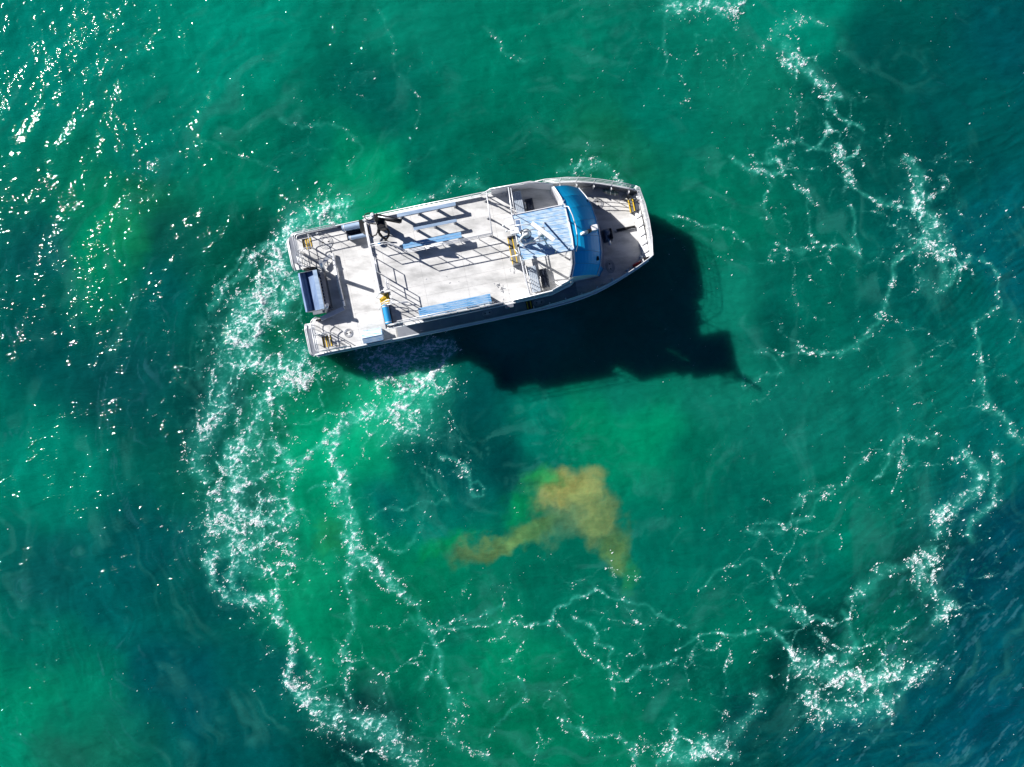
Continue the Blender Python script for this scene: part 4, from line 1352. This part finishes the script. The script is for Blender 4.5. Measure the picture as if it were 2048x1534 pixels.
# windlass and anchor chain run
wl = MB().box(6.34, 6.76, -0.42, 0.20, 1.456, 1.72, 0.03).build('windlass', 'alu_dark', boat)
MB().tube([B(6.40, -0.02, 1.86), B(6.62, -0.02, 1.86)], 0.16, 12).build('drum', 'alu_dark', wl)
MB().tube([B(6.52, -0.30, 1.85), B(6.52, -0.62, 1.85)], 0.07, 10).build('capstan_head', 'alu', wl)
MB().box(6.62, 6.72, -0.36, 0.15, 1.72, 2.02, 0.015).build('gearbox', 'black', wl)
MB().box(6.38, 6.46, -0.36, 0.15, 1.72, 1.98, 0.015).build('gearbox', 'alu_dark', wl)
ch = MB()
for k in range(16):
    x = 6.9 + k * 0.065
    a = B(x, -0.03, 1.50 + 0.015 * (k % 2))
    ch.tube([a + FW * 0.04 * math.cos(t) + (PT if k % 2 else Vector((0, 0, 1))) * 0.022 * math.sin(t) for t in np.linspace(0, 2 * math.pi, 8, endpoint=False)], 0.009, 4, closed=True)
ch.build('anchor_chain', 'alu_dark', wl)
MB().box(7.02, 7.92, -0.02, 0.11, 1.456, 1.60, 0.01).build('chain_guard', 'black', wl)
MB().tube([B(6.75, 0.22, 1.6), B(7.0, 0.02, 1.58), B(7.9, -0.02, 1.58)], 0.02).build('chain_pipe', 'pipe', wl)

# step at the bow
bs = MB().box(7.98, 8.20, 0.74, 1.30, 1.456, 1.98, 0.01).build('bow_step', 'console', boat)
MB().box(7.84, 7.979, 0.74, 1.30, 1.456, 1.72).build('step', 'tread', bs)
MB().box(7.80, 7.838, 0.72, 1.32, 1.66, 1.76).build('step_edge', 'yellow', bs)
MB().box(7.94, 7.985, 0.72, 1.32, 1.985, 2.03).build('step_edge', 'yellow', bs)

# ------------------------------------------------------------------ mast with radar and aerials
mast = MB().tube([B(2.12, -0.25, 3.75), B(2.20, -0.25, 6.6), B(2.35, -0.22, 7.5)], [0.06, 0.06, 0.045]).build('mast', 'white', boat)
MB().box(2.25, 3.2, -0.60, -0.56, 7.38, 7.42).box(2.25, 3.2, -0.09, -0.05, 7.38, 7.42).box(3.16, 3.2, -0.56, -0.09, 7.38, 7.42).box(2.9, 2.94, -0.56, -0.09, 7.38, 7.42).build('radar_platform', 'alu', mast)
MB().beam(B(2.3, -0.5, 6.45), B(2.9, -0.4, 7.4), 0.05, 0.05).build('brace', 'pipe', mast)
MB().beam(B(3.3, -0.8, 6.45), B(3.05, -0.4, 7.4), 0.05, 0.05).build('brace', 'pipe', mast)
MB().beam(B(3.3, 0.3, 6.45), B(3.05, -0.2, 7.4), 0.05, 0.05).build('brace', 'pipe', mast)
MB().lathe(B(3.05, -0.30, 7.42), [(0.16, 0), (0.17, 0.12), (0.14, 0.34), (0.08, 0.42)], 12).build('radar_pedestal', 'white', mast)
MB().beam(B(2.70, 0.10, 7.93), B(3.43, -0.73, 7.93), 0.17, 0.12).build('radar_bar', 'white', mast)
MB().lathe(B(2.45, -0.14, 7.05), [(0.10, 0), (0.15, 0.05), (0.16, 0.18), (0.12, 0.28), (0.05, 0.33)], 16).build('satellite_dome', 'white', mast)
MB().tube([B(2.45, -0.14, 7.10) + Vector((0.20 * math.cos(a), 0.20 * math.sin(a), 0)) for a in np.linspace(0, 6.28, 16, endpoint=False)], 0.02, closed=True).build('dome_ring', 'navy', mast)
MB().box(1.86, 2.22, -0.02, 0.26, 6.75, 6.95, 0.03).build('junction_box', 'white', mast)
MB().lathe(B(2.30, -0.02, 6.95), [(0.07, 0), (0.08, 0.1), (0.04, 0.2)], 10).build('horn', 'black', mast)
MB().lathe(B(2.05, -0.52, 6.9), [(0.05, 0), (0.06, 0.08), (0.03, 0.15)], 10).build('lamp', 'black', mast)
for (xa, ya, za, xb, yb, zb) in ((1.62, 0.40, 6.9, 2.1, 0.34, 7.0), (1.70, 0.16, 6.9, 2.0, 0.14, 6.95), (2.0, 0.32, 7.0, 2.75, 0.20, 7.05), (2.15, 0.1, 7.0, 2.4, -0.45, 7.1),
                                 (2.05, -0.35, 6.6, 2.45, -0.75, 6.6), (1.9, -0.55, 6.5, 2.1, -0.95, 6.5)):
    MB().tube([B(xa, ya, za), B(xb, yb, zb)], 0.018).build('spreader', 'pipe', mast)
for (x, y) in ((1.62, 0.40), (1.70, 0.16), (2.75, 0.2)):
    MB().lathe(B(x, y, 6.85), [(0.04, 0), (0.045, 0.1), (0.02, 0.14)], 8).build('navigation_lamp', 'white', mast)
for (x, y, h) in ((2.06, 0.95, 1.9), (4.1, -0.98, 1.3), (2.1, -1.05, 2.3), (4.15, 0.8, 1.2), (3.5, -1.04, 1.6)):
    MB().tube([B(x, y, 6.4), B(x + 0.02, y, 6.4 + h)], [0.018, 0.008]).build('whip_aerial', 'white', mast)
cabl = MB()
for k in range(4):
    pts = [B(2.12 + 0.05 * k, -0.25 - 0.03 * k, 6.9 - 0.1 * k), B(2.0 + 0.04 * k, -0.45, 6.5), B(1.98 + 0.03 * k, -0.7 - 0.03 * k, 5.9), B(2.05, -0.62, 5.0), B(2.1, -0.3, 4.4)]
    cabl.tube(pts, 0.012, 5)
cabl.build('cable', 'rope', mast)
# searchlight on the blue roof
x, y = bxy(1186, 456, 4.15)
sl = MB().box(x - 0.12, x + 0.22, y - 0.13, y + 0.13, 3.70, 4.22, 0.03).build('searchlight', 'white', wh)
MB().tube([B(x - 0.15, y - 0.10, 4.30), B(x - 0.32, y - 0.16, 4.42)], 0.09, 10).build('lamp_housing', 'black', wh)
MB().tube([B(x - 0.33, y - 0.16, 4.45), B(x - 0.52, y - 0.22, 4.66), B(x - 0.66, y - 0.24, 4.74)], [0.07, 0.09, 0.05], 10).build('sound_horn', 'white', wh)

# ------------------------------------------------------------------ things carried on the boat
def bench_simple(name, label, x0, x1, yc, w, planks, legs, z=4.25, mat='seat_blue', lw=0.06):
    t = thing(name, label, 'bench', B((x0 + x1) / 2, yc, 3.75), 'slender benches on the upper deck')
    pw = w / planks
    for k in range(planks):
        y0 = yc - w / 2 + k * pw
        MB().box(x0, x1, y0 + 0.004, y0 + pw - 0.004, z - 0.035, z + 0.004 * (k % 2), 0.008).build('seat_plank', mat, t)
    for x in legs:
        MB().prism([(x - lw / 2, yc - w * 0.42), (x + lw / 2, yc - w * 0.42), (x + lw / 2, yc + w * 0.42), (x - lw / 2, yc + w * 0.42)], 3.752, z - 0.036).build('leg', 'alu_dark', t)
        MB().box(x - lw, x + lw, yc - w * 0.5, yc + w * 0.5, 3.7515, 3.765).build('foot_plate', 'alu_dark', t)
    return t


bench_simple('bench', 'longest slim blue-grey bench hard against the port side of the upper deck', -2.82, -0.18, 2.25, 0.17, 1, (-2.7, -1.9, -1.05, -0.25))
bench_simple('bench', 'shorter slim blue-grey bench standing between two longer ones by the passenger rail', -2.22, -0.28, 1.52, 0.14, 1, (-2.1, -1.3, -0.40))
bench_simple('bench', 'two-plank blue bench right beside the inner passenger rail', -2.83, -0.2, 0.86, 0.26, 2, (-2.6, -1.85, -1.05, -0.35), mat='plank2')

t = thing('plank_bench', 'wide blue bench of five long planks along the starboard edge', 'bench', B(-1.1, -2.12, 3.75))
for k in range(5):
    y0 = -2.38 + k * 0.088
    MB().box(-2.74, 0.52, y0 + 0.005, y0 + 0.083, 4.17, 4.205 + 0.003 * (k % 2), 0.008).build('seat_plank', 'plank2', t)
for x in (-2.65, -1.6, -0.55, 0.42):
    MB().box(x - 0.03, x + 0.03, -2.36, -1.96, 3.752, 4.168).build('leg', 'alu_dark', t)

for sy, lab in ((1, 'slatted seat in the open cockpit on the port side of the canopy'), (-1, 'slatted seat in the open cockpit on the starboard side of the canopy')):
    t = thing('slatted_seat', lab, 'seat', B(2.5, sy * 1.7, 3.75), 'slatted seats in the cockpits')
    y0, y1 = (1.16, 2.26) if sy > 0 else (-2.28, -1.12)
    for k in range(5):
        x = 2.38 + k * 0.074
        MB().box(x, x + 0.062, y0, y1, 4.17, 4.20, 0.006).build('slat', 'seat_slat', t)
    for yy in (y0 + 0.1, y1 - 0.1):
        MB().box(2.40, 2.72, yy - 0.02, yy + 0.02, 3.752, 4.169).build('leg', 'alu_dark', t)
    t = thing('helm_console', 'dark blue-grey helm console in the %s cockpit' % ('port' if sy > 0 else 'starboard'), 'console', B(3.0, sy * 1.7, 3.75), 'helm consoles')
    ya, yb = (1.30, 1.88) if sy > 0 else (-2.14, -1.30)
    c = MB().box(2.86, 3.20, ya, yb, 3.752, 3.98).build('cabinet', 'console', t)
    MB().tube([B(2.84, (ya + yb) / 2, 4.05) + (PT * 0.13 * math.cos(a) + Vector((0, 0, 1)) * 0.13 * math.sin(a)) for a in np.linspace(0, 6.28, 14, endpoint=False)], 0.012, 5, closed=True).build('steering_wheel', 'pipe', t)
    MB().box(2.92, 3.12, ya + 0.08, yb - 0.08, 3.982, 4.02, 0.01).build('instrument_panel', 'navy', t)

# locker on the aft deck
t = thing('deck_locker', 'pale blue locker with a sloping lid on the starboard quarter of the aft deck', 'locker', B(-5.4, -2.5, 1.45))
MB().box(-5.84, -4.92, -2.86, -2.30, 1.452, 1.85, 0.01).build('body', 'plank', t)
MB().prism([(-5.86, -2.62), (-4.90, -2.62), (-4.90, -2.27), (-5.86, -2.27)], [1.86] * 4, [2.02, 2.02, 1.88, 1.88]).build('lid', 'plank', t)
MB().prism([(-5.86, -2.625), (-5.86, -2.88), (-4.90, -2.88), (-4.90, -2.625)], 1.86, [2.00, 1.87, 1.87, 2.00]).build('lid', 'plank', t)
for x in (-5.6, -5.1):
    MB().box(x, x + 0.06, -2.28, -2.25, 1.70, 1.90).build('latch', 'pipe', t)

# rolled sheet-metal lockers
def roll(label, x0, x1, y0, y1, z, along_x, mat, group=None):
    cx, cy = (x0 + x1) / 2, (y0 + y1) / 2
    t = thing('raft_canister', label, 'canister', B(cx, cy, z), 'long canisters at the deck edge')
    r = (y1 - y0) / 2 if along_x else (x1 - x0) / 2
    prof = [(r * math.cos(a), r * 0.9 * math.sin(a)) for a in np.linspace(0, math.pi, 9)]
    prof = [(r, -r * 0.5)] + prof + [(-r, -r * 0.5)]
    zc = z + r * 0.55 + 0.05
    mb = MB()
    if along_x:
        mb.extrude_x([(cy + p[0], zc + p[1]) for p in prof], x0, x1)
    else:
        mb.extrude_y([(cx + p[0], zc + p[1]) for p in prof], y0, y1)
    mb.build('shell', mat, t)
    for f in (0.08, 0.92):
        if along_x:
            xx = x0 + (x1 - x0) * f
            MB().extrude_x([(cy + p[0] * 1.04, zc + p[1] * 1.04) for p in prof], xx - 0.02, xx + 0.02).build('strap', 'pipe', t)
        else:
            yy = y0 + (y1 - y0) * f
            MB().extrude_y([(cx + p[0] * 1.04, zc + p[1] * 1.04) for p in prof], yy - 0.02, yy + 0.02).build('strap', 'pipe', t)
    for f in (0.2, 0.8):
        if along_x:
            xx = x0 + (x1 - x0) * f
            MB().box(xx - 0.04, xx + 0.04, cy - r, cy + r, z + 0.002, z + 0.06).build('cradle', 'alu_dark', t)
        else:
            yy = y0 + (y1 - y0) * f
            MB().box(cx - r, cx + r, yy - 0.04, yy + 0.04, z + 0.002, z + 0.06).build('cradle', 'alu_dark', t)
    return t


roll('bright blue half-round canister at the starboard aft corner of the upper deck', -4.30, -4.02, -2.34, -1.50, 3.95, False, 'roof2')
roll('outboard blue-grey canister of the pair on the port side of the aft deck', -5.72, -4.50, 2.50, 2.80, 1.95, True, 'seat_blue')
roll('inboard pale canister of the pair on the port side of the aft deck', -5.55, -4.50, 2.08, 2.28, 1.75, True, 'seat_blue')
st = MB().box(-5.65, -4.52, 2.10, 2.80, 1.70, 1.748).box(-5.6, -5.55, 2.12, 2.78, 1.452, 1.70).box(-4.62, -4.57, 2.12, 2.78, 1.452, 1.70).box(-5.6, -4.55, 2.44, 2.86, 1.7481, 1.948).build('canister_rack', 'navy', boat)
MB().box(-4.33, -4.26, -2.42, -1.45, 3.752, 3.948).box(-4.06, -4.0, -2.42, -1.45, 3.752, 3.948).build('canister_rack', 'navy', boat)

# hoisting stern trough
t = thing('stern_trough', 'big folded blue steel trough hung across the gap between the two sterns', 'trough', B(-7.6, 0, 1.45))
prof = [(-8.16, 2.22), (-8.08, 2.24), (-7.98, 1.98), (-7.88, 1.90), (-7.80, 1.97), (-7.50, 2.02), (-7.46, 2.20), (-7.26, 2.23), (-7.26, 2.19), (-7.42, 2.16), (-7.47, 1.97), (-7.78, 1.92), (-7.88, 1.85), (-8.0, 1.92)]
MB().extrude_y(prof, -0.90, 0.96).build('trough_shell', 'steel', t)
MB().extrude_y([(-7.46, 2.235), (-7.26, 2.245), (-7.26, 2.25), (-7.46, 2.24)], -0.90, 0.96).build('rim_plate', 'seat_blue', t)
for y in (-0.91, 0.96):
    MB().extrude_y([(-8.14, 2.20), (-7.98, 1.90), (-7.88, 1.83), (-7.48, 1.94), (-7.28, 2.20)], y, y + 0.012).build('end_plate', 'alu', t)
MB().box(-7.24, -6.98, -0.90, 0.82, 1.75, 2.16, 0.01).build('side_box', 'navy', t)
for k in range(11):
    y = -0.78 + k * 0.152
    MB().box(-7.20, -7.17, y, y + 0.06, 2.161, 2.17).build('rivet_plate', 'pipe', t)
for y in (0.88, -0.94):
    MB().box(-7.25, -7.0, y, y + 0.05, 1.46, 1.76).build('bracket', 'alu_dark', t)

# lifting frame for the trough
t = thing('lifting_frame', 'pale pipe lifting frame with two diagonal arms around the stern trough', 'frame', B(-6.4, 0, 1.45))
fz = 1.60
a1 = bxy(665, 507, fz)
a2 = bxy(688, 612, fz)
m1 = bxy(676, 560, fz)
boom = MB().tube([B(*a1, fz), B(*m1, fz), B(*a2, fz)], 0.075, 8).build('crossbar', 'pipe', t)
for p in (m1, lerp(a1, a2, 0.22), lerp(a1, a2, 0.9)):
    MB().box(p[0] - 0.07, p[0] + 0.07, p[1] - 0.04, p[1] + 0.04, fz - 0.08, fz + 0.08, 0.01).build('clamp', 'alu', t)
b1, b2 = bxy(640, 532, 1.7), bxy(642, 638, 1.7)
c1, c2 = bxy(661, 510, 1.7), bxy(688, 616, 1.7)
MB().beam(B(*c1, 1.66), B(*b1, 1.70), 0.17, 0.08).build('arm', 'alu', t)
MB().beam(B(*c2, 1.66), B(*b2, 1.70), 0.20, 0.08).build('arm', 'pipe', t)
for (px, py) in ((612, 538), (625, 536), (618, 540)):
    x, y = bxy(px, py, 1.75)
    MB().box(x - 0.12, x + 0.12, y - 0.05, y + 0.05, 1.46, 1.80, 0.02).build('hinge', 'black', t)
for (px, py) in ((636, 640), (648, 636)):
    x, y = bxy(px, py, 1.7)
    MB().box(x - 0.13, x + 0.13, y - 0.04, y + 0.04, 1.46, 1.72, 0.02).build('hinge', 'black', t)
for (px, py, sg) in ((651, 546, 1), (654, 622, -1)):
    x, y = bxy(px, py, 1.5)
    MB().prism([(x - 0.16, y - 0.05), (x + 0.12, y - 0.05), (x + 0.12, y + 0.05), (x - 0.16, y + 0.05)], 1.455, 1.75).build('post_base', 'alu_dark', t)
    tx, ty = bxy(658, 531, 1.45) if sg > 0 else bxy(664, 612, 1.45)
    MB().tube([B(x, y, 1.7), B(tx, ty, 3.0 if sg > 0 else 2.35)], [0.10, 0.085], 10).build('ram', 'alu', t)
hs = MB()
for k in range(3):
    p0 = bxy(600 + k * 6, 505 + 8 * k, 2.0)
    p1 = bxy(604 + k * 4, 528 + 3 * k, 1.7)
    hs.tube([B(*p0, 2.1), B(p0[0] + 0.05, p0[1] - 0.2, 2.0), B(*p1, 1.6)], 0.02, 5)
hs.build('hydraulic_hose', 'pipe', t)

# knuckle boom crane
cx, cy = bxy(758, 446, 4.9)
t = thing('deck_crane', 'black folding hydraulic crane with looped hoses at the port aft corner of the upper deck', 'crane', B(cx, cy, 3.75))
col = MB().lathe(B(cx, cy, 3.752), [(0.17, 0), (0.17, 0.12), (0.11, 0.14), (0.11, 1.0)], 12).build('column', 'black', t)
b0 = bxy(763, 448, 4.9)
MB().box(b0[0] - 0.20, b0[0] + 0.16, b0[1] - 0.20, b0[1] + 0.18, 4.45, 5.0, 0.05).build('slew_head', 'black', t)
k0, k1 = bxy(752, 431, 5.35), bxy(803, 442, 5.35)
MB().beam(B(*k0, 5.38), B(*k1, 5.30), 0.15, 0.16).build('boom', 'black', t)
q0, q1 = bxy(757, 436, 5.2), bxy(800, 444, 5.2)
MB().beam(B(*q0, 5.16), B(*q1, 5.12), 0.10, 0.12).build('boom', 'black', t)
MB().tube([B(*bxy(756, 433, 5.5), 5.5), B(*bxy(792, 439, 5.46), 5.46)], 0.03, 8).build('ram', 'pipe', t)
MB().tube([B(*bxy(770, 437, 5.5), 5.49), B(*bxy(801, 441, 5.46), 5.45)], 0.05, 8).build('ram', 'rubber', t)
MB().beam(B(cx, cy, 4.8), B(*k0, 5.38), 0.16, 0.14).build('inner_boom', 'black', t)
MB().lathe(B(*bxy(745, 430, 5.3), 5.25), [(0.09, 0), (0.10, 0.1), (0.06, 0.16)], 10).build('knuckle', 'pipe', t)
MB().tube([B(*bxy(738 + 9 * math.cos(a), 433 + 7 * math.sin(a), 5.2), 5.2) for a in np.linspace(0.5, 5.6, 10)], 0.022, 6).build('hydraulic_hose', 'rubber', t)


def hose(pts, r, mat='rubber'):
    MB().tube([B(*bxy(px, py, z), z) for px, py, z in pts], r, 7).build('hydraulic_hose', mat, t)


hose([(757, 455, 4.6), (756, 462, 4.5), (760, 470, 4.4), (767, 476, 4.3), (773, 478, 4.2), (777, 472, 4.2), (778, 463, 4.3), (774, 457, 4.4), (767, 455, 4.5), (760, 458, 4.5), (758, 465, 4.4), (764, 473, 4.3), (772, 480, 4.1), (770, 483, 3.9), (760, 484, 3.82)], 0.05)
hose([(752, 448, 4.4), (740, 447, 4.3), (736, 455, 4.2), (738, 466, 4.1), (744, 473, 4.0), (752, 470, 4.1), (756, 462, 4.3)], 0.03)
hose([(757, 452, 4.6), (753, 445, 4.9), (750, 438, 5.2)], 0.03)
hose([(773, 480, 3.95), (783, 489, 3.8), (790, 494, 3.79)], 0.022)
MB().box(*(lambda a, b_: (a[0], b_[0], b_[1], a[1]))(bxy(745, 433, 4.5), bxy(752, 440, 4.5)), 3.76, 4.6, 0.02).build('valve_block', 'navy', t)
MB().box(-4.62, -4.45, 1.95, 2.5, 3.0, 3.75, 0.02).build('pump_housing', 'black', t)
MB().tube([B(*bxy(756, 487, 3.9), 3.86), B(*bxy(762, 486, 3.9), 3.86)], 0.07, 8).build('hook_block', 'roof2', t)
for s_ in ((775, 484, 800, 505), (772, 487, 795, 503)):
    MB().beam(B(*bxy(s_[0], s_[1], 3.8), 3.80), B(*bxy(s_[2], s_[3], 3.78), 3.78), 0.03, 0.03).build('strut', 'pipe', t)

# small gear on the foredeck
t = thing('red_float', 'red rolled float lashed inside the starboard bow rail', 'float', B(7.64, -1.75, 1.45))
MB().tube([B(7.42, -1.80, 1.62), B(7.64, -1.74, 1.66), B(7.90, -1.62, 1.62)], [0.05, 0.085, 0.05], 10).build('float_body', 'red', t)
MB().tube([B(7.5, -1.70, 1.62), B(7.7, -1.66, 1.72), B(7.86, -1.56, 1.62)], 0.012, 5).build('lashing', 'rope', t)
t = thing('mooring_ball', 'small pale ball fender at the starboard bow corner', 'fender', B(7.92, -1.45, 1.46))
MB().lathe(B(7.92, -1.45, 1.46), [(0.02, 0), (0.08, 0.03), (0.10, 0.10), (0.08, 0.17), (0.02, 0.20)], 12).build('ball', 'seat_slat', t)
MB().tube([B(7.92, -1.45, 1.66), B(7.92, -1.45, 1.72)], 0.02, 6).build('eyelet', 'rope', t)
t = thing('rope_coil', 'coiled pale rope heaped in the port bow corner behind the bow step', 'rope', B(7.78, 1.55, 1.46))
for k in range(4):
    cc = B(7.74 + 0.05 * k, 1.56 - 0.03 * k, 1.50 + 0.045 * k)
    MB().tube([cc + Vector((0.13 * math.cos(a), 0.11 * math.sin(a), 0.01 * math.sin(3 * a + k))) for a in np.linspace(0, 6.28, 14, endpoint=False)], 0.022, 6, closed=True).build('turn', 'rope', t)
MB().tube([B(7.9, 1.45, 1.50), B(8.0, 1.35, 1.52), B(8.1, 1.42, 1.60), B(8.15, 1.5, 1.8)], 0.02, 6).build('loose_end', 'rope', t)
t = thing('net_bag', 'green speckled net bag stowed along the port bulwark near the bow', 'bag', B(7.05, 1.88, 1.5))
mb = MB()
mb.tube([B(6.72, 2.02, 1.72), B(6.85, 1.98, 1.72), B(7.05, 1.90, 1.72), B(7.25, 1.82, 1.72), B(7.42, 1.74, 1.72)], [0.05, 0.10, 0.11, 0.10, 0.05], 8)
mb.build('bag', 'crate', t)
for x in (6.85, 7.05, 7.25):
    MB().tube([B(x, 1.94 - 0.4 * (x - 6.85), 1.72) + (PT * math.cos(a) + Vector((0, 0, 1)) * math.sin(a)) * 0.12 for a in np.linspace(0, 6.28, 10, endpoint=False)], 0.01, 4, closed=True).build('tie', 'pipe', t)
# mooring cleats along the gunwales, and scuff marks on the upper deck
for x in (-7.0, -3.0, 1.6, 5.9):
    for sy in (1, -1):
        y = half(x) - 0.16
        z = 1.455
        cl = MB().tube([B(x - 0.13, sy * y, z + 0.09), B(x + 0.13, sy * y, z + 0.09)], 0.018, 6)
        cl.tube([B(x - 0.05, sy * y, z), B(x - 0.05, sy * y, z + 0.09)], 0.018, 6).tube([B(x + 0.05, sy * y, z), B(x + 0.05, sy * y, z + 0.09)], 0.018, 6)
        cl.build('mooring_cleat', 'alu', boat)
sc = MB()
for (px, py, n, sp) in ((998, 570, 12, 4), (1003, 578, 10, 4), (1034, 541, 12, 8), (1010, 590, 5, 9), (880, 560, 6, 30)):
    for _ in range(n):
        x, y = bxy(px + random.gauss(0, sp), py + random.gauss(0, sp * 0.6), 3.75)
        a = random.uniform(0, 3.1)
        l, w = random.uniform(0.02, 0.05), random.uniform(0.008, 0.02)
        ca, sa = math.cos(a), math.sin(a)
        sc.prism([(x + l * ca - w * sa, y + l * sa + w * ca), (x - l * ca - w * sa, y - l * sa + w * ca), (x - l * ca + w * sa, y - l * sa - w * ca), (x + l * ca + w * sa, y + l * sa - w * ca)], 3.7515, 3.7525)
so = sc.build('scuff_marks', 'alu_dark', upper)
so['kind'] = 'stuff'
